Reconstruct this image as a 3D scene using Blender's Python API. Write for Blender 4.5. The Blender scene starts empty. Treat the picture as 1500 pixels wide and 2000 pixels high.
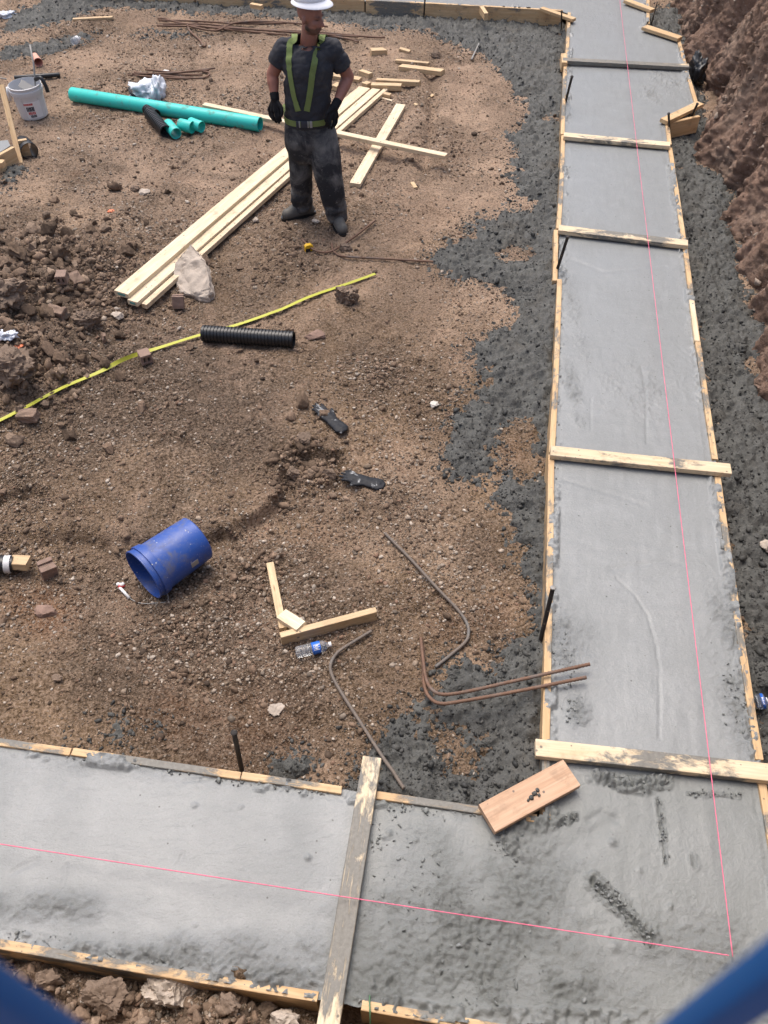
EXPOSURE = 0.62
import bpy, bmesh, math, random
import numpy as np
from mathutils import Vector, Matrix, Quaternion, noise as mnoise
from mathutils.bvhtree import BVHTree

random.seed(7)
rng = np.random.default_rng(7)
scene = bpy.context.scene
COL = scene.collection
R = math.radians

# ------------------------------------------------------------------ camera geometry
PITCH = R(48.9); FPX = 1650.0; CAMZ = 4.0
SP, CP = math.sin(PITCH), math.cos(PITCH)

def ray(px, py):
    u = (px - 750) / FPX; v = (1000 - py) / FPX
    return Vector((u, CP + v * SP, -SP + v * CP))

def at(px, py, z=0.0):
    d = ray(px, py); t = (z - CAMZ) / d.z
    return Vector((d.x * t, d.y * t, z))

def aty(px, py, y):
    d = ray(px, py); t = y / d.y
    return Vector((d.x * t, y, CAMZ + d.z * t))

# ------------------------------------------------------------------ numpy noise
def _h(ix, iy, s):
    ix = ix.astype(np.int64); iy = iy.astype(np.int64)
    n = (ix * 374761393 + iy * 668265263 + s * 1442695041) & 0xFFFFFFFF
    n = ((n ^ (n >> 13)) * 1274126177) & 0xFFFFFFFF
    n = ((n ^ (n >> 16)) * 2246822519) & 0xFFFFFFFF
    return ((n ^ (n >> 15)) & 0xFFFFFF) / float(0x1000000)

def vn(x, y, s=0):
    x = np.asarray(x, float); y = np.asarray(y, float)
    ix = np.floor(x); iy = np.floor(y); fx = x - ix; fy = y - iy
    fx = fx * fx * fx * (fx * (fx * 6 - 15) + 10); fy = fy * fy * fy * (fy * (fy * 6 - 15) + 10)
    a = _h(ix, iy, s); b = _h(ix + 1, iy, s); c = _h(ix, iy + 1, s); d = _h(ix + 1, iy + 1, s)
    return (a * (1 - fx) + b * fx) * (1 - fy) + (c * (1 - fx) + d * fx) * fy

def fbm(x, y, s=0, o=4, g=0.5, lac=2.03):
    t = 0; a = 1.0; n = 0
    for i in range(o):
        t = t + a * (vn(x + 17.3 * i, y - 9.1 * i, s + i) - 0.5); n += a
        a *= g; x = x * lac; y = y * lac
    return t / n * 2          # about -1..1

def wor(x, y, s=0):
    ix = np.floor(x); iy = np.floor(y)
    f1 = np.full(np.shape(x), 9.0); idv = np.zeros(np.shape(x))
    for dx in (-1, 0, 1):
        for dy in (-1, 0, 1):
            cx = ix + dx; cy = iy + dy
            px = cx + _h(cx, cy, s); py = cy + _h(cx, cy, s + 77)
            d = (px - x) ** 2 + (py - y) ** 2
            m = d < f1
            f1 = np.where(m, d, f1); idv = np.where(m, _h(cx, cy, s + 191), idv)
    return np.sqrt(f1), idv

def lumps(x, y, s, keep=0.0):
    """rounded stones on a plane, 0..1"""
    d, i = wor(x, y, s)
    r = 0.35 + 0.4 * i
    return np.where(i >= keep, np.sqrt(np.clip(1 - (d / r) ** 2, 0, 1)) * r, 0)

def chunks(x, y, s, tilt=0.9):
    """angular broken lumps, 0..1: every cell is a tilted facet with a crack round it"""
    ix = np.floor(x); iy = np.floor(y)
    f1 = np.full(np.shape(x), 9.0); f2 = np.full(np.shape(x), 9.0); h = np.zeros(np.shape(x))
    for dx in (-1, 0, 1):
        for dy in (-1, 0, 1):
            cx = ix + dx; cy = iy + dy
            ex = x - cx - _h(cx, cy, s); ey = y - cy - _h(cx, cy, s + 77); dd = np.sqrt(ex * ex + ey * ey)
            m = dd < f1
            f2 = np.where(m, f1, np.minimum(f2, dd)); f1 = np.where(m, dd, f1)
            a_ = _h(cx, cy, s + 191); gx_ = _h(cx, cy, s + 291) - .5; gy_ = _h(cx, cy, s + 391) - .5
            h = np.where(m, a_ + tilt * (ex * gx_ + ey * gy_) * 2 - 0.35 * dd, h)
    return np.clip(h, -0.2, 1.2) * np.clip((f2 - f1) * 5, 0, 1)

def sstep(a, b, x):
    t = np.clip((x - a) / (b - a), 0, 1)
    return t * t * (3 - 2 * t)

def seg_dist(x, y, pts):
    d = np.full(np.shape(x), 1e9)
    for (x0, y0), (x1, y1) in zip(pts[:-1], pts[1:]):
        ex, ey = x1 - x0, y1 - y0
        t = np.clip(((x - x0) * ex + (y - y0) * ey) / (ex * ex + ey * ey + 1e-12), 0, 1)
        d = np.minimum(d, (x - x0 - t * ex) ** 2 + (y - y0 - t * ey) ** 2)
    return np.sqrt(d)

def poly_sd(x, y, pts):
    """signed distance, positive inside"""
    d = seg_dist(x, y, list(pts) + [pts[0]])
    ins = np.zeros(np.shape(x), bool)
    n = len(pts)
    for i in range(n):
        x0, y0 = pts[i]; x1, y1 = pts[(i + 1) % n]
        if y0 == y1: continue
        c = ((y0 > y) != (y1 > y)) & (x < (x1 - x0) * (y - y0) / (y1 - y0) + x0)
        ins ^= c
    return np.where(ins, d, -d)

class Field:
    """values on a coarse regular grid, looked up bilinearly"""
    def __init__(s, fn, x0=-8, x1=8, y0=-1, y1=16, st=0.035):
        s.x0, s.y0, s.st = x0, y0, st
        xs = np.arange(x0, x1, st); ys = np.arange(y0, y1, st)
        X, Y = np.meshgrid(xs, ys); s.v = fn(X, Y); s.nx, s.ny = len(xs), len(ys)
    def __call__(s, x, y):
        fx = np.clip((np.asarray(x, float) - s.x0) / s.st, 0, s.nx - 1.001)
        fy = np.clip((np.asarray(y, float) - s.y0) / s.st, 0, s.ny - 1.001)
        ix = fx.astype(int); iy = fy.astype(int); fx = fx - ix; fy = fy - iy; v = s.v
        return (v[iy, ix] * (1 - fx) + v[iy, ix + 1] * fx) * (1 - fy) + (v[iy + 1, ix] * (1 - fx) + v[iy + 1, ix + 1] * fx) * fy

def w2(pts, z=0.0):
    return [(p.x, p.y) for p in (at(a, b, z) for a, b in pts)]

# ------------------------------------------------------------------ object helpers
def prop(o, label=None, cat=None, group=None, kind=None):
    if label: o['label'] = label
    if cat: o['category'] = cat
    if group: o['group'] = group
    if kind: o['kind'] = kind
    return o

def empty(name, loc, label, cat, group=None):
    o = bpy.data.objects.new(name, None); COL.objects.link(o)
    o.empty_display_size = 0.05
    o.location = loc
    return prop(o, label, cat, group)

def link_mesh(name, me, mats, parent=None, smooth=True):
    o = bpy.data.objects.new(name, me); COL.objects.link(o)
    for m in (mats if isinstance(mats, (list, tuple)) else [mats]): me.materials.append(m)
    if smooth: me.polygons.foreach_set('use_smooth', np.ones(len(me.polygons), bool))
    if parent is not None:
        o.parent = parent
        o.matrix_parent_inverse = parent_world(parent).inverted()
    return o

def parent_world(o):
    m = o.matrix_basis.copy()
    p = o
    while p.parent is not None:
        m = p.parent.matrix_basis @ p.matrix_parent_inverse @ m
        p = p.parent
    return m

class MB:
    def __init__(s): s.v = []; s.f = []; s.m = []
    def add(s, vs, fs, mi=0):
        b = len(s.v); s.v += [tuple(v) for v in vs]
        s.f += [tuple(b + i for i in f) for f in fs]; s.m += [mi] * len(fs)
    def box(s, M, sx, sy, sz, mi=0, bev=0.0):
        """centred box with 45 degree edge bevels, M is a 4x4"""
        bm = bmesh.new(); bmesh.ops.create_cube(bm, size=1.0)
        for v in bm.verts: v.co = Vector((v.co.x * sx, v.co.y * sy, v.co.z * sz))
        if bev: bmesh.ops.bevel(bm, geom=bm.edges[:], offset=bev, segments=2, affect='EDGES', profile=0.5)
        bm.verts.index_update()
        s.add([M @ v.co for v in bm.verts], [[v.index for v in f.verts] for f in bm.faces], mi); bm.free()
    def tube(s, pts, rad, n=8, mi=0, caps=True, ellip=None):
        pts = [Vector(p) for p in pts]; k = len(pts)
        rr = rad if isinstance(rad, (list, tuple)) else [rad] * k
        t0 = (pts[1] - pts[0]).normalized()
        up = Vector((0, 0, 1)) if abs(t0.z) < 0.9 else Vector((1, 0, 0))
        nrm = (up - t0 * up.dot(t0)).normalized(); vs = []
        for i in range(k):
            t = (pts[min(i + 1, k - 1)] - pts[max(i - 1, 0)]).normalized()
            nrm = (nrm - t * nrm.dot(t)).normalized(); bn = t.cross(nrm)
            for j in range(n):
                a = 2 * math.pi * j / n
                e = ellip or (1, 1)
                vs.append(pts[i] + (nrm * math.cos(a) * e[0] + bn * math.sin(a) * e[1]) * rr[i])
        fs = [(i * n + j, i * n + (j + 1) % n, (i + 1) * n + (j + 1) % n, (i + 1) * n + j) for i in range(k - 1) for j in range(n)]
        if caps: fs += [tuple(range(n))[::-1], tuple((k - 1) * n + j for j in range(n))]
        s.add(vs, fs, mi)
    def lathe(s, p0, p1, prof, n=32, mi=0, closed=False, squash=1.0):
        """prof: (distance along p0->p1, radius)"""
        p0 = Vector(p0); ax = (Vector(p1) - p0).normalized()
        up = Vector((0, 0, 1)) if abs(ax.z) < 0.95 else Vector((1, 0, 0))
        a = (up - ax * up.dot(ax)).normalized(); b = ax.cross(a); vs = []
        for (d, r) in prof:
            for j in range(n):
                t = 2 * math.pi * j / n
                vs.append(p0 + ax * d + a * math.cos(t) * r * squash + b * math.sin(t) * r)
        k = len(prof)
        rng_ = range(k) if closed else range(k - 1)
        fs = [(i * n + j, i * n + (j + 1) % n, ((i + 1) % k) * n + (j + 1) % n, ((i + 1) % k) * n + j) for i in rng_ for j in range(n)]
        if not closed:
            if prof[0][1] > 1e-5: fs.append(tuple(range(n))[::-1])
            if prof[-1][1] > 1e-5: fs.append(tuple((k - 1) * n + j for j in range(n)))
        s.add(vs, fs, mi)
    def prism(s, M, outline, z0, z1, mi=0):
        n = len(outline)
        vs = [M @ Vector((x, y, z0)) for x, y in outline] + [M @ Vector((x, y, z1)) for x, y in outline]
        fs = [tuple(range(n))[::-1], tuple(range(n, 2 * n))] + [(i, (i + 1) % n, n + (i + 1) % n, n + i) for i in range(n)]
        s.add(vs, fs, mi)
    def mesh(s, name):
        me = bpy.data.meshes.new(name); me.from_pydata(s.v, [], s.f)
        me.polygons.foreach_set('material_index', s.m); me.update()
        bm = bmesh.new(); bm.from_mesh(me)
        bmesh.ops.recalc_face_normals(bm, faces=bm.faces); bm.to_mesh(me); bm.free()
        return me
    def build(s, name, mats, parent=None, smooth=False, angle=None):
        me = s.mesh(name)
        o = link_mesh(name, me, mats, parent, smooth)
        if angle is not None:
            me.polygons.foreach_set('use_smooth', np.ones(len(me.polygons), bool))
            me.set_sharp_from_angle(angle=R(angle))
        return o

def origin_to(o, p):
    """move the mesh origin of an unparented object to the world point p"""
    p = Vector(p); o.data.transform(Matrix.Translation(-p)); o.location = p
    return o

def curve_pts(pts, n=8):
    """Catmull-Rom through pts"""
    P = [Vector(p) for p in pts]; out = []
    for i in range(len(P) - 1):
        a = P[max(i - 1, 0)]; b = P[i]; c = P[i + 1]; d = P[min(i + 2, len(P) - 1)]
        for k in range(n):
            t = k / n
            out.append(0.5 * ((2 * b) + (c - a) * t + (2 * a - 5 * b + 4 * c - d) * t * t + (3 * b - 3 * c + d - a) * t ** 3))
    out.append(P[-1]); return out

def resample(pts, step):
    out = [pts[0]]; acc = 0.0
    for a, b in zip(pts[:-1], pts[1:]):
        L = (b - a).length
        while acc + L >= step:
            f = (step - acc) / L; a = a + (b - a) * f; L = (b - a).length; out.append(a.copy()); acc = 0
        acc += L
    out.append(pts[-1]); return out

def grid_mesh(name, X, Y, Z, keep=None, attrs=None):
    """X,Y,Z arrays (ny,nx); keep: bool per cell; attrs: {name: (ny,nx,4)}"""
    ny, nx = X.shape
    idx = np.arange(ny * nx).reshape(ny, nx)
    q = np.stack([idx[:-1, :-1], idx[:-1, 1:], idx[1:, 1:], idx[1:, :-1]], -1)
    q = q.reshape(-1, 4) if keep is None else q[keep]
    co = np.stack([X, Y, Z], -1).reshape(-1, 3)
    used = np.zeros(ny * nx, bool); used[q.ravel()] = True
    mp = np.cumsum(used) - 1; q = mp[q]; co = co[used]
    return raw_mesh(name, co, q, {k: v.reshape(ny * nx, 4)[used] for k, v in (attrs or {}).items()})

def raw_mesh(name, co, q, attrs=None):
    me = bpy.data.meshes.new(name); k = q.shape[1]
    me.vertices.add(len(co)); me.vertices.foreach_set('co', np.ascontiguousarray(co, np.float32).ravel())
    me.loops.add(q.size); me.loops.foreach_set('vertex_index', np.ascontiguousarray(q, np.int32).ravel())
    me.polygons.add(len(q)); me.polygons.foreach_set('loop_start', np.arange(0, q.size, k, dtype=np.int32))
    me.polygons.foreach_set('loop_total', np.full(len(q), k, np.int32))
    me.update(calc_edges=True)
    for n_, v in (attrs or {}).items():
        a = me.attributes.new(n_, 'FLOAT_COLOR', 'POINT'); a.data.foreach_set('color', np.ascontiguousarray(v, np.float32).ravel())
    return me

def remeshed(mb, voxel, smooth=4, factor=0.5):
    me = mb.mesh('tmp'); o = bpy.data.objects.new('tmp', me); COL.objects.link(o)
    m = o.modifiers.new('r', 'REMESH'); m.mode = 'VOXEL'; m.voxel_size = voxel; m.use_smooth_shade = True
    if smooth:
        s = o.modifiers.new('s', 'SMOOTH'); s.iterations = smooth; s.factor = factor
    dg = bpy.context.evaluated_depsgraph_get(); dg.update()
    out = bpy.data.meshes.new_from_object(o.evaluated_get(dg))
    bpy.data.objects.remove(o); bpy.data.meshes.remove(me)
    return out

def mesh_co(me):
    a = np.empty(len(me.vertices) * 3, np.float32); me.vertices.foreach_get('co', a); return a.reshape(-1, 3).astype(float)

# ------------------------------------------------------------------ materials
class NT:
    def __init__(s, name):
        s.m = bpy.data.materials.new(name); s.m.use_nodes = True; s.t = s.m.node_tree; s.t.nodes.clear()
        s.out = s.n('ShaderNodeOutputMaterial'); s.b = s.n('ShaderNodeBsdfPrincipled')
        s.l(s.b.outputs[0], s.out.inputs[0])
    def n(s, ty, **k):
        x = s.t.nodes.new(ty)
        for a, b in k.items(): setattr(x, a, b)
        return x
    def l(s, a, b): s.t.links.new(a, b)
    def val(s, sock, v):
        if hasattr(v, 'is_linked') or isinstance(v, bpy.types.NodeSocket): s.l(v, sock)
        else: sock.default_value = v
    def coord(s, kind='Object', scale=(1, 1, 1), rnd=False):
        c = s.n('ShaderNodeTexCoord').outputs[kind]
        m = s.n('ShaderNodeMapping'); s.l(c, m.inputs[0]); m.inputs['Scale'].default_value = scale
        if rnd:
            oi = s.n('ShaderNodeObjectInfo'); mu = s.n('ShaderNodeVectorMath', operation='SCALE')
            mu.inputs[0].default_value = (37.0, 19.0, 53.0); s.l(oi.outputs['Random'], mu.inputs['Scale']); s.l(mu.outputs[0], m.inputs['Location'])
        return m.outputs[0]
    def noise(s, vec, scale, detail=4, rough=0.55, dist=0.0):
        x = s.n('ShaderNodeTexNoise'); s.l(vec, x.inputs['Vector'])
        x.inputs['Scale'].default_value = scale; x.inputs['Detail'].default_value = detail
        x.inputs['Roughness'].default_value = rough; x.inputs['Distortion'].default_value = dist
        return x.outputs['Fac']
    def voro(s, vec, scale, feature='F1'):
        x = s.n('ShaderNodeTexVoronoi', feature=feature); s.l(vec, x.inputs['Vector']); x.inputs['Scale'].default_value = scale
        return x
    def ramp(s, fac, a, b, lo=0.0, hi=1.0):
        x = s.n('ShaderNodeMapRange'); s.val(x.inputs['Value'], fac)
        x.inputs['From Min'].default_value = a; x.inputs['From Max'].default_value = b
        x.inputs['To Min'].default_value = lo; x.inputs['To Max'].default_value = hi
        return x.outputs[0]
    def mix(s, fac, a, b, mode='MIX'):
        x = s.n('ShaderNodeMix', data_type='RGBA', blend_type=mode)
        s.val(x.inputs[0], fac)
        for i, c in ((6, a), (7, b)):
            if isinstance(c, (tuple, list)): x.inputs[i].default_value = (*c[:3], 1)
            else: s.l(c, x.inputs[i])
        return x.outputs[2]
    def math(s, op, a, b=0.0, c=None):
        x = s.n('ShaderNodeMath', operation=op); s.val(x.inputs[0], a); s.val(x.inputs[1], b)
        if c is not None: s.val(x.inputs[2], c)
        return x.outputs[0]
    def attr(s, name, ty='GEOMETRY'):
        x = s.n('ShaderNodeAttribute', attribute_type=ty); x.attribute_name = name; return x
    def sep(s, c):
        x = s.n('ShaderNodeSeparateColor'); s.l(c, x.inputs[0]); return x.outputs
    def bump(s, h, strength=0.3, dist=0.01):
        x = s.n('ShaderNodeBump'); s.l(h, x.inputs['Height']); x.inputs['Strength'].default_value = strength
        x.inputs['Distance'].default_value = dist; s.l(x.outputs[0], s.b.inputs['Normal'])
    def set(s, col=None, rough=None, metal=None, spec=None):
        if col is not None:
            if isinstance(col, (tuple, list)): s.b.inputs['Base Color'].default_value = (*col[:3], 1)
            else: s.l(col, s.b.inputs['Base Color'])
        if rough is not None: s.val(s.b.inputs['Roughness'], rough)
        if metal is not None: s.b.inputs['Metallic'].default_value = metal
        if spec is not None: s.b.inputs['Specular IOR Level'].default_value = spec
        return s.m

CONC = (0.21, 0.215, 0.21)
SPILL = (0.092, 0.093, 0.086)

def m_wood(name, light, dark, smear_def=0.0):
    n = NT(name)
    v = n.coord('Object', (1.2, 16, 16), True); v2 = n.coord('Object', (4, 130, 70), True); v3 = n.coord('Object', (1, 1, 1), True)
    g1 = n.noise(v, 2.2, 5, 0.6, 0.6); g2 = n.noise(v2, 1.0, 3)
    c = n.mix(n.ramp(g1, 0.38, 0.68), light, dark)
    c = n.mix(n.ramp(g2, 0.45, 0.75, 0, 0.45), c, tuple(x * 0.62 for x in dark))
    oi = n.n('ShaderNodeObjectInfo')
    c = n.mix(n.ramp(oi.outputs['Random'], 0, 1, 0.0, 0.3), c, (0.46, 0.30, 0.16))
    kn = n.voro(n.coord('Object', (3.0, 13, 13), True), 1.0)
    c = n.mix(n.ramp(kn.outputs['Distance'], 0.02, 0.10, 0.8, 0.0), c, (0.20, 0.10, 0.045))
    c = n.mix(n.ramp(n.noise(n.coord('Object', (2.2, 9, 3), True), 3.0, 6, 0.65, 0.8), 0.60, 0.72, 0, 0.55), c, (0.33, 0.17, 0.07))
    # site dirt and concrete splashes
    c = n.mix(n.ramp(n.noise(v3, 7, 5, 0.65), 0.55, 0.75, 0, 0.5), c, (0.17, 0.12, 0.08))
    sp = n.voro(v3, 26); spd = n.math('ADD', sp.outputs['Distance'], n.ramp(n.noise(v3, 9, 2), 0.3, 0.7, -0.1, 0.25))
    c = n.mix(n.ramp(spd, 0.10, 0.16, 0.8, 0.0), c, (0.10, 0.095, 0.085))
    sm = n.attr('smear', 'OBJECT').outputs['Fac']
    sv = n.coord('Object', (1, 2.2, 2.2), True)
    s0 = n.math('ADD', n.noise(sv, 5.5, 7, 0.68, 0.3), n.math('MULTIPLY', sm, 0.62))
    sx = n.n('ShaderNodeSeparateXYZ'); n.l(n.n('ShaderNodeTexCoord').outputs['Generated'], sx.inputs[0])
    ends = n.ramp(n.math('ABSOLUTE', n.math('SUBTRACT', sx.outputs[0], 0.52)), 0.22, 0.5, 0.0, 0.22)
    s1 = n.math('MULTIPLY', n.ramp(n.math('SUBTRACT', s0, ends), 0.71, 0.80), n.ramp(n.noise(n.coord('Object', (3.5, 45, 45), True), 1.6, 6, 0.7, 0.4), 0.30, 0.44, 0.25, 1.0))
    c = n.mix(s1, c, n.mix(n.noise(v3, 60, 3), (0.105, 0.10, 0.085), (0.25, 0.24, 0.215)))
    n.set(c, n.ramp(s1, 0, 1, 0.62, 0.5), spec=0.35)
    n.bump(n.math('ADD', n.math('MULTIPLY', g2, 0.4), n.math('MULTIPLY', s1, n.math('ADD', 0.8, n.noise(v3, 70, 3)))), 0.5, 0.003)
    return n.m

def m_plain(name, col, rough=0.5, dirt=(0.16, 0.11, 0.075), amount=0.35, scale=14, var=0.15, bump=0.12, spec=0.5, spots=None, metal=0):
    n = NT(name); v = n.coord('Object', (1, 1, 1), True)
    c = n.mix(n.noise(v, scale * 0.4, 4), tuple(x * (1 - var) for x in col), tuple(min(1, x * (1 + var)) for x in col))
    d = n.ramp(n.noise(v, scale, 8, 0.66, 0.2), 0.68 - 0.25 * amount, 0.80 - 0.12 * amount, 0, 0.9 if amount > 0 else 0)
    c = n.mix(d, c, dirt)
    if spots:
        sp = n.voro(v, spots[1]); sg = n.sep(sp.outputs['Color'])[0]; c = n.mix(n.math('MULTIPLY', n.ramp(sg, .72, .76), n.ramp(n.math('ADD', sp.outputs['Distance'], n.ramp(n.noise(v, spots[1] * 0.3, 2), 0.35, 0.65, -0.1, 0.3)), 0.10, 0.2, 0.9, 0)), c, spots[0]); c = n.mix(n.ramp(n.noise(n.coord('Object', (1, 1, 1), True), 3.2, 8, .72, 1.2), .5, .72, 0, .5), c, tuple(min(1, x * .5 + .13) for x in col)); c = n.mix(n.ramp(n.noise(v, 75, 6, .75), .58, .7, 0, .6), c, (.28, .28, .30))
    n.set(c, n.ramp(d, 0, 1, rough, 0.9), metal, spec)
    n.bump(n.noise(v, scale * 5, 4), bump, 0.004)
    return n.m

def m_rust(name, a=(0.23, 0.125, 0.078), b=(0.10, 0.062, 0.044), grey=0.25):
    n = NT(name); v = n.coord('Object', (1, 1, 1), True)
    c = n.mix(n.noise(v, 18, 5), a, b); c = n.mix(n.ramp(n.noise(v, 7, 4), 0.55, 0.7, 0, grey * 2), c, (0.17, 0.165, 0.155))
    c = n.mix(n.ramp(n.noise(v, 45, 3), 0.6, 0.75, 0, 0.5), c, (0.30, 0.22, 0.15))
    n.set(c, 0.75, 0.1); n.bump(n.noise(v, 150, 3), 0.4, 0.002); return n.m

M = {}
M['lumber'] = m_wood('new_lumber', (0.78, 0.67, 0.49), (0.67, 0.53, 0.34))
M['form'] = m_wood('form_lumber', (0.66, 0.48, 0.28), (0.56, 0.36, 0.18))
M['plank'] = m_wood('weathered_plank', (0.62, 0.42, 0.29), (0.50, 0.31, 0.20))
M['scrap'] = m_wood('scrap_lumber', (0.66, 0.51, 0.31), (0.50, 0.34, 0.19))
M['rust'] = m_rust('rusty_rebar')
M['rust_grey'] = m_rust('grey_rebar', (0.21, 0.165, 0.13), (0.11, 0.098, 0.088), 0.5)
M['stake'] = m_rust('dark_stake', (0.035, 0.028, 0.024), (0.02, 0.019, 0.018), 0.12)
M['teal'] = m_plain('teal_plastic', (0.035, 0.56, 0.49), 0.45, amount=0.55, scale=9)
M['black_plastic'] = m_plain('black_plastic', (0.014, 0.015, 0.017), 0.38, amount=0.15, scale=10, dirt=(0.11, 0.085, 0.065))
M['blue_plastic'] = m_plain('blue_plastic', (0.022, 0.078, 0.33), 0.42, amount=0.62, scale=9, dirt=(0.15, 0.14, 0.13), spots=((0.5, 0.5, 0.5), 55), var=0.25)
M['white_plastic'] = m_plain('white_plastic', (0.62, 0.62, 0.62), 0.45, amount=0.4, scale=9, dirt=(0.35, 0.32, 0.29))
M['white_cloth'] = m_plain('white_cloth', (0.66, 0.69, 0.74), 0.85, amount=0.15, scale=8, dirt=(0.35, 0.31, 0.27))
M['dark_cloth'] = m_plain('dark_cloth', (0.02, 0.021, 0.025), 0.9, amount=0.1)
M['yellow_tape'] = m_plain('yellow_tape', (0.43, 0.43, 0.045), 0.5, amount=0.15, scale=14)
M['yellow'] = m_plain('yellow_case', (0.70, 0.42, 0.02), 0.4, amount=0.1)
M['pink'] = m_plain('pink_string', (0.82, 0.17, 0.28), 0.7, amount=0.0, var=0.1)
M['brick'] = m_plain('clay_brick', (0.26, 0.175, 0.135), 0.85, amount=0.8, scale=16, dirt=(0.17, 0.125, 0.09), var=0.2, bump=0.4)
M['mud_brick'] = m_plain('mud_brick', (0.25, 0.17, 0.125), 0.9, amount=0.9, scale=12, dirt=(0.19, 0.135, 0.095), var=0.25, bump=0.6)
M['stone_pale'] = m_plain('pale_stone', (0.46, 0.39, 0.32), 0.9, amount=0.75, scale=13, dirt=(0.22, 0.18, 0.145), var=0.25, bump=1.0)
M['stone_brown'] = m_plain('soil_clod', (0.20, 0.145, 0.105), 0.95, amount=0.5, scale=14, dirt=(0.11, 0.075, 0.05), var=0.3, bump=0.7)
M['stone_red'] = m_plain('red_stone', (0.26, 0.17, 0.13), 0.9, amount=0.6, scale=10, var=0.2, bump=0.5)
M['stone_white'] = m_plain('white_stone', (0.58, 0.54, 0.48), 0.9, amount=0.3, scale=18, var=0.1, bump=0.4)
M['white'] = m_plain('white_paint', (0.75, 0.75, 0.74), 0.5, amount=0.1)
M['pinkred'] = m_plain('red_paint', (0.55, 0.06, 0.06), 0.5, amount=0.1)
M['orange'] = m_plain('orange_paint', (0.75, 0.22, 0.10), 0.6, amount=0.2)
M['salmon'] = m_plain('salmon_cup', (0.72, 0.36, 0.27), 0.6, amount=0.15)
M['grey_metal'] = m_plain('grey_metal', (0.30, 0.29, 0.27), 0.5, amount=0.4, scale=7, dirt=(0.2, 0.17, 0.14))
M['ink'] = m_plain('dark_ink', (0.03, 0.035, 0.05), 0.6, amount=0.0)
M['ink_green'] = m_plain('green_ink', (0.10, 0.30, 0.28), 0.6, amount=0.0)
M['fence'] = m_plain('blue_coated_steel', (0.0, 0.085, 0.28), 0.55, amount=0.0, var=0.05, bump=0.0)
M['green_strap'] = m_plain('green_band', (0.10, 0.22, 0.11), 0.5, amount=0.2)

def m_clear(name, col=(0.9, 0.95, 1.0)):
    n = NT(name); n.set(col, 0.08); n.b.inputs['Transmission Weight'].default_value = 0.9; n.b.inputs['IOR'].default_value = 1.25
    return n.m
M['clear'] = m_clear('clear_plastic')
M['bottle_blue'] = m_plain('blue_label', (0.02, 0.13, 0.55), 0.3, amount=0.0, var=0.3)

def m_glove():
    n = NT('coated_glove'); v = n.coord('Object', (1, 1, 1), True)
    s = n.ramp(n.noise(v, 13, 6, 0.6, 0.4), 0.56, 0.63, 0, 0.85)
    c = n.mix(n.noise(v, 30, 3), (0.009, 0.010, 0.013), (0.020, 0.022, 0.027)); c = n.mix(s, c, (0.42, 0.43, 0.43))
    n.set(c, 0.6, spec=0.3); n.bump(n.noise(v, 220, 3), 0.3, 0.002); return n.m
M['glove'] = m_glove()
# ================================================================== TERRAIN
FORM_Z = 0.19
# ---- outline of the concrete, at the height of the form tops
CONC_PX = [(-400, 1390), (0, 1447), (665, 1542), (930, 1580), (1066, 1600), (1064, 1440), (1078, 880), (1092, 545),
           (1095, 448), (1104, 262), (1108, 118), (1112, 24), (1100, 20), (380, -18), (-400, -58), (-400, -150), (1215, -88), (1262, -60), (1266, 44),
           (1258, 50), (1328, 75), (1338, 125), (1360, 198), (1302, 238), (1308, 285), (1337, 470), (1398, 900),
           (1484, 1480), (1512, 1640), (1568, 2010), (860, 1992), (620, 1946), (0, 1840), (-400, 1775)]
CONC_W = w2(CONC_PX, FORM_Z)
conc_sd = Field(lambda x, y: poly_sd(x, y, CONC_W), st=0.03)

foot_px = [(1318, 0), (1336, 62), (1369, 150), (1374, 290), (1425, 340), (1442, 430), (1452, 540), (1478, 612), (1503, 660)]
_fp = sorted([(at(a, b).y, at(a, b).x) for a, b in foot_px] + [(16, 4.3), (40, 5.0), (4.2, 2.85), (3.0, 2.62), (1.5, 2.35), (0.0, 2.1), (-40, 2.0)])
FY = np.array([p[0] for p in _fp]); FX = np.array([p[1] for p in _fp])
def foot(y): return np.interp(y, FY, FX)

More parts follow.
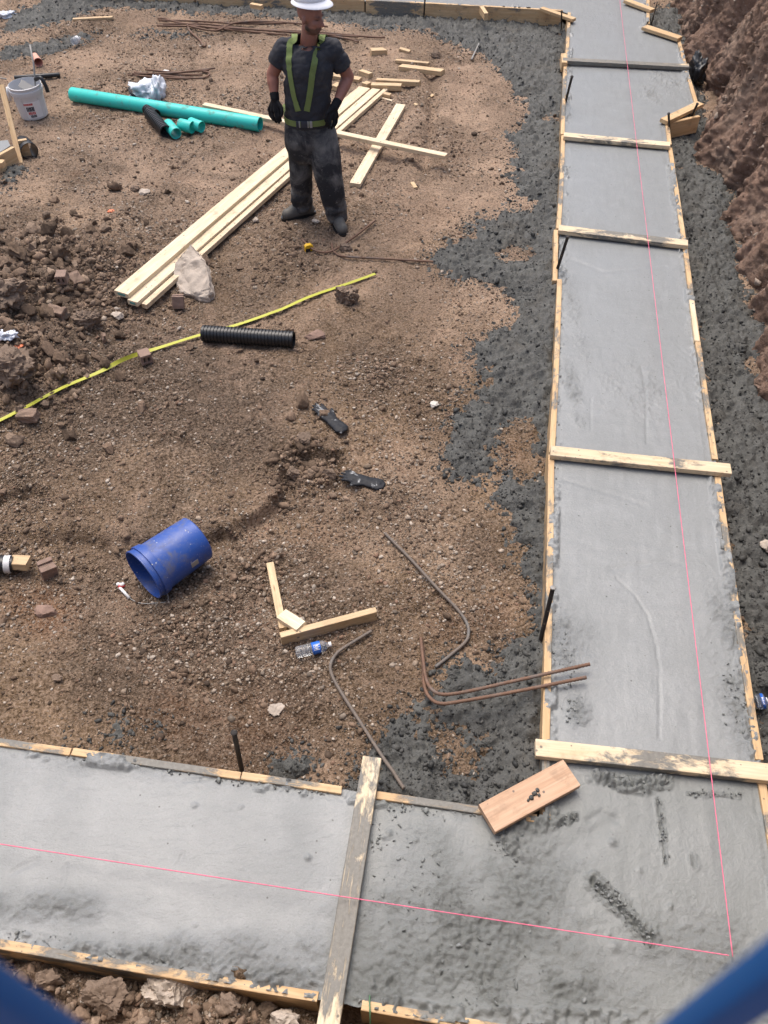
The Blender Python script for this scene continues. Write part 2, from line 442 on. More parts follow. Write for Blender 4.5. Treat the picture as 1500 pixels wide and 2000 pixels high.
# ---- fresh concrete spilled on the soil
SPILL_PX = [
    [(470, 22), (640, 30), (700, 40), (800, 52), (905, 95), (960, 130), (1008, 170), (1030, 225), (985, 262), (1000, 300), (985, 350), (1000, 385),
     (955, 430), (875, 472), (838, 500), (872, 545), (962, 562), (1008, 590), (998, 632), (955, 655), (922, 672), (935, 742), (905, 790), (868, 830),
     (862, 872), (884, 935), (955, 955), (985, 990), (1020, 1060), (1035, 1150), (1040, 1240), (990, 1262), (940, 1300), (862, 1300), (838, 1345),
     (800, 1385), (735, 1440), (690, 1505), (650, 1545), (720, 1620), (930, 1640), (1110, 1640), (1110, 40), (1098, 20), (470, -10)],
    [(0, 68), (60, 62), (130, 45), (190, 20), (250, 8), (400, 10), (520, 22), (640, 40), (640, 0), (300, -20), (100, -20), (60, 10), (0, 30)],
    [(0, 95), (60, 85), (110, 78), (160, 66), (215, 60), (180, 78), (120, 95), (70, 110), (0, 118)],
    [(150, -14), (400, 0), (700, 16), (1105, 32), (1105, 90), (900, 70), (700, 52), (480, 36), (330, 26), (200, 18)],
    [(265, 66), (300, 55), (372, 58), (400, 68), (350, 72), (290, 72)],
    [(0, 332), (30, 325), (52, 335), (60, 350), (25, 380), (0, 395)],
    [(205, 1440), (230, 1400), (255, 1408), (262, 1430), (300, 1412), (298, 1432), (262, 1452), (245, 1438), (215, 1455)],
    [(535, 1508), (560, 1488), (590, 1492), (600, 1515), (560, 1525)],
    [(120, 1470), (150, 1452), (180, 1462), (170, 1480)],
    [(1300, 0), (1340, 0), (1350, 60), (1375, 160), (1378, 300), (1435, 352), (1446, 440), (1458, 545), (1490, 615), (1560, 660), (1600, 760), (1560, 1000), (1640, 1300), (1700, 1640), (1480, 1640), (1480, 1450), (1390, 880), (1330, 470), (1290, 240), (1300, 200), (1250, 40)],
]
GAPS = [(1010, 500, .10), (1005, 860, .16), (1030, 905, .14), (905, 1500, .09), (880, 1475, .05), (1045, 460, .05), (985, 1230, .1), (1490, 715, .13), (945, 580, .1), (1085, 235, .06), (1020, 405, .1)]
def _spill(x, y):
    d = np.full(x.shape, -9.0)
    for k, pl in enumerate(SPILL_PX):
        d = np.maximum(d, poly_sd(x, y, w2(pl)))
    d = d + 0.10 * fbm(x * 2.6, y * 2.6, 31, 3) + 0.13 * fbm(x * 8, y * 8, 41, 5, .65)
    for a, b, r in GAPS:
        p = at(a, b); q = np.hypot(x - p.x, y - p.y)
        d = np.minimum(d, q - r + 0.10 * fbm(x * 6, y * 6, 51, 3))
    return d
spill_sd = Field(_spill)

def gauss(x, y, px, py, rx, ry=None):
    p = at(px, py); ry = ry or rx
    return np.exp(-((x - p.x) / rx) ** 2 - ((y - p.y) / ry) ** 2)

LEDGE = w2([(60, 945), (110, 975), (150, 1010), (215, 1032), (300, 1050), (380, 1046), (450, 1020), (520, 985), (548, 950), (556, 905), (566, 872)])
LOWER = w2([(60, 945), (110, 975), (150, 1010), (215, 1032), (300, 1050), (380, 1046), (450, 1020), (520, 985), (548, 950), (556, 905), (566, 872), (660, 880), (720, 960), (680, 1300), (100, 1300), (-100, 1200), (-60, 1000)])
GROOVE = w2([(835, 125), (848, 180), (845, 230), (838, 275), (830, 330)])
HEAP_LINE = w2([(-60, 1870), (620, 1985)], 0.0)
def _macro(x, y):
    h = 0.030 * fbm(x * 0.55 + 3, y * 0.55, 3, 3) + 0.024 * fbm(x * 2.1, y * 2.1, 9, 4, 0.6)
    # loose heap at the left
    h = h + 0.30 * gauss(x, y, -70, 640, 0.75, 1.5) + 0.20 * gauss(x, y, 20, 735, 0.45, 0.5) + 0.06 * gauss(x, y, 150, 560, 0.7, 0.9)
    # trampled step with a crumbling edge
    dl = seg_dist(x, y, LEDGE) ; di = poly_sd(x, y, LOWER) + 0.06 * fbm(x * 4.5, y * 4.5, 77, 4, 0.6) + 0.02 * fbm(x * 20, y * 20, 78, 2)
    h = h - 0.085 * sstep(.10, .42, vn(x * 2.6 + 4, y * 2.6, 79)) * sstep(-0.012, 0.03 + 0.05 * vn(x * 3, y * 3, 80), di) * np.exp(-(dl / 0.65) ** 2) + 0.012 * sstep(0.03, -0.03, di) * np.exp(-(dl / 0.4) ** 2)
    g = seg_dist(x, y, GROOVE)
    h = h - 0.05 * np.exp(-(g / 0.06) ** 2) + 0.04 * np.exp(-((g - 0.16) / 0.09) ** 2)
    # working ditch between the form and the bank
    h = h - 0.05 * sstep(0.0, 0.25, x - (2.35 + 0.09 * (y - 6))) * (y < 16)
    # near side: slot along the form and the heap in front of it
    near = (y < 1.35) & (x < 2.6)
    m = np.where(near, 1.0, 0.0)
    dh = seg_dist(x, y, HEAP_LINE)
    hp = np.exp(-(dh / 0.14) ** 2) * sstep(0.25, -0.5, x)
    h = h + m * (0.10 * hp * (0.7 + 0.6 * fbm(x * 5, y * 5, 23, 3)) - 0.10 * sstep(-0.02, 0.0, -conc_sd(x, y)) * sstep(0.12, 0.03, -conc_sd(x, y)))
    # pit sides beyond the picture
    h = np.where(y < 0.60, np.maximum(h, 2.35 * sstep(0.56, 0.22, y)), h)
    h = h + 2.35 * sstep(15.0, 17.0, y) * (1 - sstep(0.3, 1.6, x - foot(y)))
    h = h + 2.35 * sstep(-7.0, -8.6, x) * sstep(17.0, 15.0, y) * sstep(0.22, 0.56, y)
    e = x - foot(y)
    h = h + 2.36 * sstep(0.35, 1.5, e) * sstep(0.22, 0.56, y)
    return np.minimum(h, 2.4)

def rubble_w(x, y):
    w = 0.15 + 0.25 * sstep(0.0, 0.5, fbm(x * 1.3, y * 1.3, 61, 3))
    for a, b, r, k in ((60, 600, 1.1, 1.0), (150, 560, 1.0, .9), (40, 760, .6, 1.0), (280, 480, .7, .5), (560, 500, .6, .6), (600, 920, .32, 1.0), (570, 960, .22, .8),
                       (340, 1230, .45, .5), (640, 460, .4, .4), (500, 560, .5, .4), (740, 730, .25, .7), (250, 1960, .8, 1.0), (480, 1120, .35, .6), (100, 1000, .4, .5), (840, 240, .25, .5), (330, 260, .4, .3)):
        w = np.maximum(w, k * gauss(x, y, a, b, r))
    return w

def _detail(x, y):
    w = rubble_w(x, y); inside = sstep(2.0, 1.0, _macro(x, y))
    d = 0.006 * fbm(x * 14, y * 14, 101, 4, 0.6)
    wx = x + 0.03 * fbm(x * 7, y * 7, 5, 3); wy = y + 0.03 * fbm(x * 7, y * 7, 6, 3)
    d = d + w * (0.055 * chunks(wx * 8.5, wy * 8.5, 111) + 0.105 * chunks(wx * 4.2, wy * 4.2, 121) * w ** 2 + 0.022 * chunks(wx * 19, wy * 19, 131))
    d = d + 0.012 * chunks(wx * 30, wy * 30, 141) * (0.35 + w) * sstep(-.5, .3, fbm(x * 1.9, y * 1.9, 145, 3)) + 0.006 * lumps(x * 40, y * 40, 151, 0.6)
    for k, (a_, b_, an) in enumerate(((470, 760, .3), (500, 800, .5), (380, 850, -.4), (430, 900, .2), (700, 620, .9), (760, 660, .8), (820, 720, 1.0), (860, 560, .7), (330, 930, .1), (720, 1010, .5), (800, 1000, .4), (560, 1380, -.2), (480, 1420, -.1), (380, 1330, .2), (640, 1440, .1), (930, 480, .9), (520, 320, .2), (430, 300, .4), (850, 420, .8), (300, 310, 0), (380, 90, .2), (700, 860, 1.2))):
        p_ = at(a_, b_); ux = (x - p_.x) * math.cos(an) + (y - p_.y) * math.sin(an); uy = -(x - p_.x) * math.sin(an) + (y - p_.y) * math.cos(an)
        q_ = np.maximum(np.abs(ux) / .05, np.abs(uy) / .14 ) ; d = d - 0.016 * sstep(1.15, .8, q_) + 0.010 * np.exp(-((q_ - 1.25) / .16) ** 2)
        d = d + 0.006 * sstep(1.1, .8, q_) * (np.sin(uy * 190) > 0)
    d = d + (w - .1) * 0.045 * fbm(x * 6, y * 6, 161, 5, 0.62) + 0.005 * fbm(x * 42, y * 42, 171, 2)
    # foreground heap is coarse
    hp = (y < 1.0) * sstep(0.3, -0.2, x) * (y > 0.58)
    d = d + hp * (0.07 * fbm(x * 6, y * 6, 181, 5, 0.65) + 0.05 * chunks(x * 7, y * 7, 191) + 0.02 * chunks(x * 22, y * 22, 193))
    return d * (0.25 + 0.75 * inside)

def graded(a, b, fine0, fine1, far):
    seg = np.concatenate([a, np.array([])])
    return seg
def axis_pts(lo, hi, step_fn, outer):
    v = [lo]
    while v[-1] < hi: v.append(v[-1] + step_fn(v[-1]))
    s = step_fn(v[-1]); w = v[-1]; up = []
    while w < outer: s *= 1.35; w += s; up.append(w)
    s = step_fn(lo); w = lo; dn = []
    while w > -outer: s *= 1.35; w -= s; dn.append(w)
    return np.array(dn[::-1] + v + up)
gx = axis_pts(-5.6, 4.6, lambda x: 0.0135, 300.0)
gy = axis_pts(0.3, 13.2, lambda y: 0.009 + 0.0011 * max(y, 0), 300.0)
GX, GY = np.meshgrid(gx, gy)
GZ = _macro(GX, GY) + _detail(GX, GY)

def sample(Z, x, y):
    x = np.asarray(x, float); y = np.asarray(y, float)
    i = np.clip(np.searchsorted(gx, x) - 1, 0, len(gx) - 2); j = np.clip(np.searchsorted(gy, y) - 1, 0, len(gy) - 2)
    fx = (x - gx[i]) / (gx[i + 1] - gx[i]); fy = (y - gy[j]) / (gy[j + 1] - gy[j])
    return (Z[j, i] * (1 - fx) + Z[j, i + 1] * fx) * (1 - fy) + (Z[j + 1, i] * (1 - fx) + Z[j + 1, i + 1] * fx) * fy

# ---- spill surface
SD = spill_sd(GX, GY)
cin = conc_sd(GX, GY)
fd = np.clip(-cin, 0, 9)               # distance outside the concrete
pile = 0.075 * np.exp(-(fd / 0.16) ** 2) + 0.018
pile = pile * (1 - 0.85 * sstep(9.9, 10.7, GY + .155 * GX - .2) * (GX < 2.2))
rip = 0.5 + 0.5 * fbm(GX * 3.1, GY * 3.1, 201, 3)
SZ = GZ * 0.35 + _macro(GX, GY) * 0.65 - 0.042 + sstep(-0.12, 0.20, SD) * (0.056 + pile * (0.4 + 0.9 * rip)) \
    + 0.028 * chunks(GX * 22 + 0.5 * fbm(GX * 8, GY * 8, 1, 2), GY * 22, 211) + 0.016 * lumps(GX * 42, GY * 42, 221, 0.3) \
    + 0.022 * chunks(GX * 9, GY * 9, 231) + 0.024 * fbm(GX * 11, GY * 11, 241, 5, 0.68) - 0.006
SZ = np.where(SD < -0.12, -5.0, SZ)
TOP = np.maximum(GZ, SZ)
def gz(x, y): return float(sample(TOP, x, y))
def gat(px, py, dz=0.0):
    z = 0.0
    for _ in range(6):
        p = at(px, py, z); z = gz(p.x, p.y)
    p = at(px, py, z + dz); return p
def flat_z(x, y, r=0.1):
    k = np.linspace(-r, r, 5); a, b = np.meshgrid(k, k)
    return float(np.percentile(sample(TOP, x + a, y + b), 80))

# ---- colours of the soil: r dry pale, g rubble, b damp dark, a rusty
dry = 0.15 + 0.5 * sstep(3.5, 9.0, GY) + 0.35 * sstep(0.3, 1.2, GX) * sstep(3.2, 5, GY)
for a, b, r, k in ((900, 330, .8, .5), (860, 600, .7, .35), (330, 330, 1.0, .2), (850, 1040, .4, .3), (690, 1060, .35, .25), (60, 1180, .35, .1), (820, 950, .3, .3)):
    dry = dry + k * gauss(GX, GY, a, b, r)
wet = np.zeros_like(GX)
for a, b, r, k in ((330, 800, .75, .55), (480, 720, .6, .45), (120, 900, .5, .4), (640, 1200, .5, .45), (300, 1150, .5, .5), (60, 700, .8, .8), (80, 560, .8, .6), (470, 800, .5, .3), (450, 1400, .7, .45), (520, 880, .4, .3), (420, 1180, .3, .3), (200, 1300, .5, .4), (100, 560, .8, .3), (980, 1180, .3, .35), (930, 1080, .2, .35), (300, 250, .3, .25), (250, 210, .2, .3)):
    wet = wet + k * gauss(GX, GY, a, b, r)
rust = np.zeros_like(GX)
for a, b, r, k in ((60, 1170, .22, .8), (110, 1215, .18, .6), (330, 1385, .2, .5), (500, 1430, .4, .5), (860, 1230, .15, .5), (620, 1030, .3, .4), (150, 345, .06, .9), (970, 1200, .2, .5), (1000, 880, .2, .4), (470, 330, .8, .25)):
    rust = rust + k * gauss(GX, GY, a, b, r)
RW = rubble_w(GX, GY)
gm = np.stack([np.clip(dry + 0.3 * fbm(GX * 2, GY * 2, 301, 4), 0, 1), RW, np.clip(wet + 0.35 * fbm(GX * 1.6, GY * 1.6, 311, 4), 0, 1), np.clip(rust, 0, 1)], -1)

def m_ground(name='soil'):
    n = NT(name); v = n.coord('Object')
    a = n.attr('gm'); sp = n.sep(a.outputs['Color']); al = a.outputs['Alpha']
    big = n.noise(v, 1.7, 6, 0.6); mid = n.noise(v, 9, 6, 0.65); fine = n.noise(v, 55, 5, 0.7); vf = n.noise(v, 190, 3, 0.6)
    c = n.mix(n.ramp(big, 0.40, 0.60), (0.220, 0.156, 0.098), (0.142, 0.098, 0.059))
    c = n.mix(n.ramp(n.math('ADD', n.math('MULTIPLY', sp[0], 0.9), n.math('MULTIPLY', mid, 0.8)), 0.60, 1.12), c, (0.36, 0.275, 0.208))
    c = n.mix(n.ramp(n.math('ADD', n.math('MULTIPLY', sp[2], 0.9), n.math('MULTIPLY', n.noise(v, 4.5, 5, 0.65), 0.9)), 0.62, 1.08, 0, 0.9), c, (0.068, 0.046, 0.029))
    c = n.mix(n.ramp(n.math('ADD', al, n.math('MULTIPLY', mid, 0.7)), 0.55, 1.25, 0, 0.75), c, (0.20, 0.095, 0.045))
    pt = n.noise(v, 1.15, 8, 0.66, 0.7)
    c = n.mix(n.ramp(pt, 0.52, 0.62, 0, 0.65), c, (0.37, 0.27, 0.20)); c = n.mix(n.ramp(pt, 0.46, 0.36, 0, 0.65), c, (0.075, 0.052, 0.034))
    c = n.mix(n.ramp(n.noise(v, 6.5, 5, 0.7), 0.56, 0.70, 0, 0.45), c, (0.20, 0.175, 0.145))
    c = n.mix(n.ramp(fine, 0.44, 0.66, 0, 0.75), c, (0.42, 0.33, 0.255))
    c = n.mix(n.ramp(fine, 0.47, 0.32, 0, 0.85), c, (0.032, 0.022, 0.014))
    ck = n.voro(v, 17); ckc = n.sep(ck.outputs['Color'])
    c = n.mix(n.math('MULTIPLY', n.ramp(ckc[0], 0.45, 0.9, 0, 0.5), n.ramp(sp[1], 0.2, 0.7, 0.25, 1.0)), c, (0.36, 0.275, 0.21))
    pk = n.ramp(n.math('ADD', n.noise(v, 1.35, 6, 0.62, 0.4), n.math('MULTIPLY', sp[1], 0.22)), 0.42, 0.60, 0.12, 1.0)
    st = n.voro(v, 62); stc = n.sep(st.outputs['Color'])
    c = n.mix(n.math('MULTIPLY', n.ramp(st.outputs['Distance'], 0.34, 0.26), n.math('MULTIPLY', pk, n.ramp(stc[0], 0.70, 0.74, 0, 0.9))), c, n.mix(stc[1], (0.52, 0.44, 0.36), (0.10, 0.075, 0.055)))
    st2 = n.voro(v, 120); stc2 = n.sep(st2.outputs['Color'])
    c = n.mix(n.math('MULTIPLY', n.ramp(st2.outputs['Distance'], 0.36, 0.28), n.math('MULTIPLY', pk, n.ramp(stc2[0], 0.66, 0.70, 0, 0.8))), c, n.mix(stc2[1], (0.50, 0.41, 0.33), (0.05, 0.036, 0.026)))
    c = n.mix(1.0, c, (0.93, 0.865, 0.80), 'MULTIPLY')
    n.set(c, n.ramp(sp[2], 0.2, 1.0, 0.95, 0.55), spec=0.25)
    h = n.math('ADD', n.math('MULTIPLY', fine, 1.0), n.math('MULTIPLY', vf, 0.45))
    h = n.math('ADD', h, n.ramp(st.outputs['Distance'], 0.36, 0.1, 0, 0.5))
    n.bump(n.math('MULTIPLY', h, n.math('ADD', pk, 0.25)), 1.0, 0.022); return n.m
M['soil'] = m_ground()

def m_spill():
    n = NT('spilled_wet_concrete'); v = n.coord('Object')
    f = n.noise(v, 60, 5, 0.65)
    c = n.mix(n.ramp(n.noise(v, 5, 5, 0.6), 0.4, 0.65), SPILL, (0.060, 0.060, 0.056))
    c = n.mix(n.ramp(f, 0.5, 0.75, 0, 0.7), c, (0.16, 0.158, 0.145))
    c = n.mix(n.ramp(n.noise(v, 2.2, 4), 0.56, 0.7, 0, 0.5), c, (0.085, 0.074, 0.058))
    n.set(c, n.ramp(n.noise(v, 14, 4), 0.35, 0.65, 0.52, 0.8), spec=0.35)
    n.bump(n.math('ADD', f, n.math('MULTIPLY', n.noise(v, 190, 3), 0.4)), 0.8, 0.01); return n.m
M['spill'] = m_spill()

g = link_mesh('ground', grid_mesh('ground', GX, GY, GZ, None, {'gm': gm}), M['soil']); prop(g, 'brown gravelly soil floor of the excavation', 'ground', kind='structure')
def cellmax(A): return np.maximum(np.maximum(A[:-1, :-1], A[1:, :-1]), np.maximum(A[:-1, 1:], A[1:, 1:]))
def cellmin(A): return np.minimum(np.minimum(A[:-1, :-1], A[1:, :-1]), np.minimum(A[:-1, 1:], A[1:, 1:]))
keep = (cellmin(SD) > -0.115) & (cellmax(SZ - GZ) > -0.004) & (cellmin(cin) < 0.06) & (cellmin(SZ) > -1)
o = link_mesh('spilled_concrete', grid_mesh('spilled_concrete', GX, GY, SZ, keep), M['spill'])
prop(o, 'dark lumpy wet concrete spilled over the soil along the formwork', 'spilled concrete', kind='stuff')

# ================================================================== EXCAVATION BANK
def m_bank():
    n = NT('bank_clay'); v = n.coord('Object')
    mid = n.noise(v, 3.5, 6, 0.65, 0.4); f = n.noise(v, 28, 6, 0.7)
    c = n.mix(n.ramp(mid, 0.35, 0.65), (0.29, 0.190, 0.140), (0.15, 0.097, 0.070))
    c = n.mix(n.ramp(n.noise(v, 1.6, 4), 0.5, 0.68, 0, 0.8), c, (0.28, 0.205, 0.155))
    c = n.mix(n.ramp(f, 0.5, 0.75, 0, 0.65), c, (0.34, 0.25, 0.195)); c = n.mix(n.ramp(f, 0.45, 0.25, 0, 0.8), c, (0.028, 0.018, 0.013))
    st = n.voro(v, 36); sc = n.sep(st.outputs['Color'])
    c = n.mix(n.math('MULTIPLY', n.ramp(st.outputs['Distance'], 0.32, 0.24), n.ramp(sc[0], 0.86, 0.89, 0, 0.8)), c, (0.34, 0.27, 0.22))
    n.set(c, 0.92, spec=0.2); n.bump(n.math('ADD', f, n.math('MULTIPLY', n.noise(v, 120, 4, 0.65), 0.6)), 0.9, 0.02); return n.m
M['bank'] = m_bank()
ys = np.arange(-0.6, 16.2, 0.016); ts = np.concatenate([np.linspace(0, 1, 170), 1 + np.linspace(0.02, 1, 14)])
BY, BT = np.meshgrid(ys, ts, indexing='ij')
tc = np.clip(BT, 0, 1)
zb = -0.2 + 2.58 * tc; off = 0.14 + 0.52 * tc ** 1.15 + 1.4 * np.clip(BT - 1, 0, 1)
groove = fbm(BY * 1.3 + 0.55 * tc, tc * 0.8, 401, 3) * 0.18 + np.abs(fbm(BY * 2.9 + 1.6 * tc, tc * 0.9, 411, 3)) * -0.20 + 0.055 * fbm(BY * 5 + 3.5 * tc, tc * 2.6, 415, 5, .62)
clod = 0.045 * fbm(BY * 5, zb * 5, 421, 7, 0.78) + 0.02 * chunks(BY * 5.5, zb * 5.5, 431) * sstep(0.25, 0.6, vn(BY * 1.1, zb * 1.3, 433)) + 0.035 * chunks(BY * 14, zb * 14, 441) * sstep(0.3, 0.6, vn(BY * 2.1, zb * 2.3, 443)) + 0.014 * chunks(BY * 30, zb * 30, 445)
toe = 0.30 * np.exp(-(tc / 0.16) ** 2) * (0.5 + 0.9 * fbm(BY * 1.9, tc, 451, 3))
fall = np.where(BT > 1, np.clip(1.5 - BT, 0.1, 1) * 0.6, 1.0)
push = (groove + clod) * fall + toe
BX = foot(BY) + off - push - 0.10
BZ = zb + (clod * 0.5) * fall + 0.03 * np.exp(-(tc / 0.2) ** 2)
o = link_mesh('earth_bank', grid_mesh('earth_bank', BX, BY, BZ), M['bank'], smooth=False); prop(o, 'steep reddish brown clay bank cut beside the footing', 'bank', kind='structure')

# ================================================================== SCATTERED STONES (one mass each)
def ico(sub):
    bm = bmesh.new(); bmesh.ops.create_icosphere(bm, subdivisions=sub, radius=1.0)
    bm.verts.index_update()
    v = np.array([p.co[:] for p in bm.verts]); f = np.array([[q.index for q in t.verts] for t in bm.faces]); bm.free(); return v, f

def scatter(name, pts, radius, sub, mat, colours, seed, jag=0.28, sink=0.35, flat=0.7):
    v0, f0 = ico(sub); r_ = np.random.default_rng(seed); N = len(pts); nv = len(v0)
    variants = []
    for k in range(14):
        v = v0 * (1 + jag * (r_.random((nv, 1)) - 0.5) * 2 * (0.5 if sub > 1 else 1))
        if sub > 1:
            for _ in range(15):
                d = r_.normal(size=3); d /= np.linalg.norm(d); lim = 0.42 + 0.38 * r_.random()
                e = v @ d; v = v - np.where(e > lim, e - lim, 0)[:, None] * d
        variants.append(v * np.array([1.1, 0.55 + 0.35 * r_.random(), flat * (0.65 + 0.4 * r_.random())]))
    V = np.stack(variants)[r_.integers(0, 14, N)]
    a = r_.random(N) * 6.283; ca, sa = np.cos(a), np.sin(a); til = (r_.random(N) - 0.5) * 0.8
    x, y, z = V[..., 0], V[..., 1], V[..., 2]
    y, z = y * np.cos(til)[:, None] - z * np.sin(til)[:, None], y * np.sin(til)[:, None] + z * np.cos(til)[:, None]
    x, y = x * ca[:, None] - y * sa[:, None], x * sa[:, None] + y * ca[:, None]
    rr = radius[:, None]
    P = np.stack([pts[:, 0:1] + x * rr, pts[:, 1:2] + y * rr, pts[:, 2:3] + (z + flat * 0.8 - sink * 1.6 * flat) * rr], -1).reshape(-1, 3)
    F = (f0[None] + (np.arange(N) * nv)[:, None, None]).reshape(-1, 3)
    C = np.concatenate([colours[r_.integers(0, len(colours), N)] * (0.75 + 0.5 * r_.random((N, 1))), np.ones((N, 1))], 1)
    return link_mesh(name, raw_mesh(name, P, F, {'col': np.repeat(C, nv, 0)}), mat, smooth=False)

def m_stones(name, rough=0.9, bump=0.5, deep=(0.05, 0.036, 0.025)):
    n = NT(name); v = n.coord('Object'); c = n.attr('col').outputs['Color']
    c = n.mix(n.ramp(n.noise(v, 70, 4, 0.65), 0.4, 0.7, 0.45, 0), c, deep)
    n.set(c, rough, spec=0.3); n.bump(n.noise(v, 160, 3), bump, 0.004); return n.m
M['gravel'] = m_stones('gravel_stones'); M['clods'] = m_stones('soil_clods', 0.95, 0.8); M['crumbs'] = m_stones('concrete_crumbs', 0.55, 0.6, (0.035, 0.035, 0.032)); M['slab_crumbs'] = m_stones('footing_crumbs', 0.5, 0.5, (0.13, 0.136, 0.128))

def rand_pts(N, dens, seed, z=TOP):
    r_ = np.random.default_rng(seed); out = []
    tot = 0
    while tot < N:
        y = 0.6 + 12.4 * r_.random(60000) ** 1.25; x = (r_.random(60000) * 2 - 1) * (1.6 + 0.33 * y)
        ok = (conc_sd(x, y) < -0.03) & (x < foot(y) + 0.05) & (r_.random(60000) < dens(x, y))
        out.append(np.stack([x[ok], y[ok]], 1)); tot += ok.sum()
    p = np.concatenate(out)[:N]
    return np.concatenate([p, sample(z, p[:, 0], p[:, 1])[:, None]], 1)

def d_gravel(x, y):
    d = 0.22 + 0.35 * sstep(-0.1, 0.5, fbm(x * 1.4, y * 1.4, 501, 3)) + 0.25 * rubble_w(x, y)
    for a, b, r, k in ((430, 1130, .4, 1.), (520, 1100, .3, .9), (280, 1180, .4, .7), (420, 1260, .45, .8), (100, 990, .6, .7), (540, 490, .7, .8), (740, 720, .25, .9), (640, 960, .3, .8),
                       (880, 1100, .3, .6), (900, 1050, .25, .5), (340, 270, .6, .8), (210, 240, .5, .6), (560, 1330, .3, .5), (250, 400, .8, .6), (80, 250, .4, .6)):
        d = d + k * gauss(x, y, a, b, r)
    d = d * (0.25 + 1.1 * sstep(-.25, .35, fbm(x * 1.1 + 5, y * 1.1, 521, 4)))
    return np.clip(d * sstep(0.06, -0.02, spill_sd(x, y)), 0.0, 1)
browns = np.array([(.26, .19, .14), (.20, .145, .105), (.33, .26, .195), (.12, .085, .06), (.40, .33, .265), (.26, .225, .19), (.28, .185, .135), (.46, .40, .34), (.58, .53, .47), (.09, .066, .05)]) * np.array([.93, .88, .82])
p = rand_pts(66000, d_gravel, 11)
rad = np.clip(0.0046 * np.exp(0.50 * rng.normal(size=len(p))), 0.003, 0.026) * (1 + 0.035 * p[:, 1])
prop(scatter('gravel', p, rad, 1, M['gravel'], browns, 21), 'small loose gravel scattered over the soil', 'gravel', kind='stuff')
def d_clod(x, y): return np.clip(rubble_w(x, y) ** 2.2 * sstep(-.6, .4, fbm(x * 2.3, y * 2.3, 511, 3)) + 0.006, 0, 1) * (spill_sd(x, y) < 0.0)
p = rand_pts(15000, d_clod, 12)
rad = np.clip(0.013 * np.exp(0.55 * rng.normal(size=len(p))), 0.006, 0.055) * (0.45 + 0.7 * rubble_w(p[:, 0], p[:, 1]))
soilc = np.array([(.25, .182, .135), (.20, .145, .105), (.30, .22, .165), (.16, .116, .085), (.34, .26, .20)]) * np.array([.93, .88, .82])
prop(scatter('soil_clods', p, rad, 2, M['clods'], soilc, 22, 0.62, 0.40, 0.85), 'loose brown clods of dug soil', 'soil clods', kind='stuff')
def d_big(x, y):
    return np.clip(gauss(x, y, 40, 600, .75, 1.1) + .8 * gauss(x, y, 20, 760, .45, .5) + .45 * gauss(x, y, 170, 560, .6, .7) + .5 * gauss(x, y, 585, 910, .16, .35) + .6 * gauss(x, y, 250, 1965, .7, .09), 0, 1) * (spill_sd(x, y) < 0)
p = rand_pts(420, d_big, 14)
rad = np.clip(0.040 * np.exp(0.42 * rng.normal(size=len(p))), 0.02, 0.10) * np.where(p[:, 1] < 4.0, .55, 1.0)
bigo = scatter('large_clods', p, rad, 4, M['clods'], soilc * .9, 26, 0.1, 0.36, 0.9)
cc_ = mesh_co(bigo.data); nn_ = len(cc_) // len(p); ce_ = np.repeat(p, nn_, 0); dv_ = cc_ - ce_
f1_ = 26.0
dn_ = fbm(cc_[:, 0] * f1_ + cc_[:, 2] * 19, cc_[:, 1] * f1_ - cc_[:, 2] * 23, 541, 4, .65)
cc_ = ce_ + dv_ * (1 + .42 * dn_)[:, None]; bigo.data.vertices.foreach_set('co', cc_.astype(np.float32).ravel()); bigo.data.update()
prop(bigo, 'bigger broken clods heaped at the left and round the soil crack', 'soil clods', kind='stuff')
def d_crumb(x, y):
    s = spill_sd(x, y); return np.clip(sstep(-0.26, 0.03, s) ** 3 * (0.35 + 0.6 * sstep(0.3, 0.0, s)), 0, 1)
p = rand_pts(15000, d_crumb, 13)
rad = np.clip(0.0058 * np.exp(0.5 * rng.normal(size=len(p))), 0.004, 0.03)
greys = np.array([(.055, .056, .053), (.04, .041, .04), (.075, .075, .07), (.10, .098, .09)])
prop(scatter('concrete_crumbs', p, rad, 1, M['crumbs'], greys, 23, 0.28, 0.3, 0.85), 'dark grey crumbs of spilled concrete', 'concrete crumbs', kind='stuff')

r_ = np.random.default_rng(77); ii = r_.integers(0, BX.shape[0], 2600); jj = r_.integers(0, 160, 2600)
keep_ = (fbm(BY[ii, jj] * 1.2, BZ[ii, jj] * 1.5, 531, 3) > -.25) & (BY[ii, jj] > 4)
p = np.stack([BX[ii, jj], BY[ii, jj], BZ[ii, jj]], 1)[keep_]
rad = np.clip(0.016 * np.exp(0.55 * r_.normal(size=len(p))), 0.006, 0.06)
prop(scatter('bank_stones', p, rad, 2, M['clods'], np.array([(.30, .22, .17), (.22, .155, .12), (.40, .33, .27), (.16, .11, .085), (.26, .18, .14)]), 24, 0.34, 0.55, 0.8), 'stones and clods stuck in the clay bank', 'bank stones', kind='stuff')

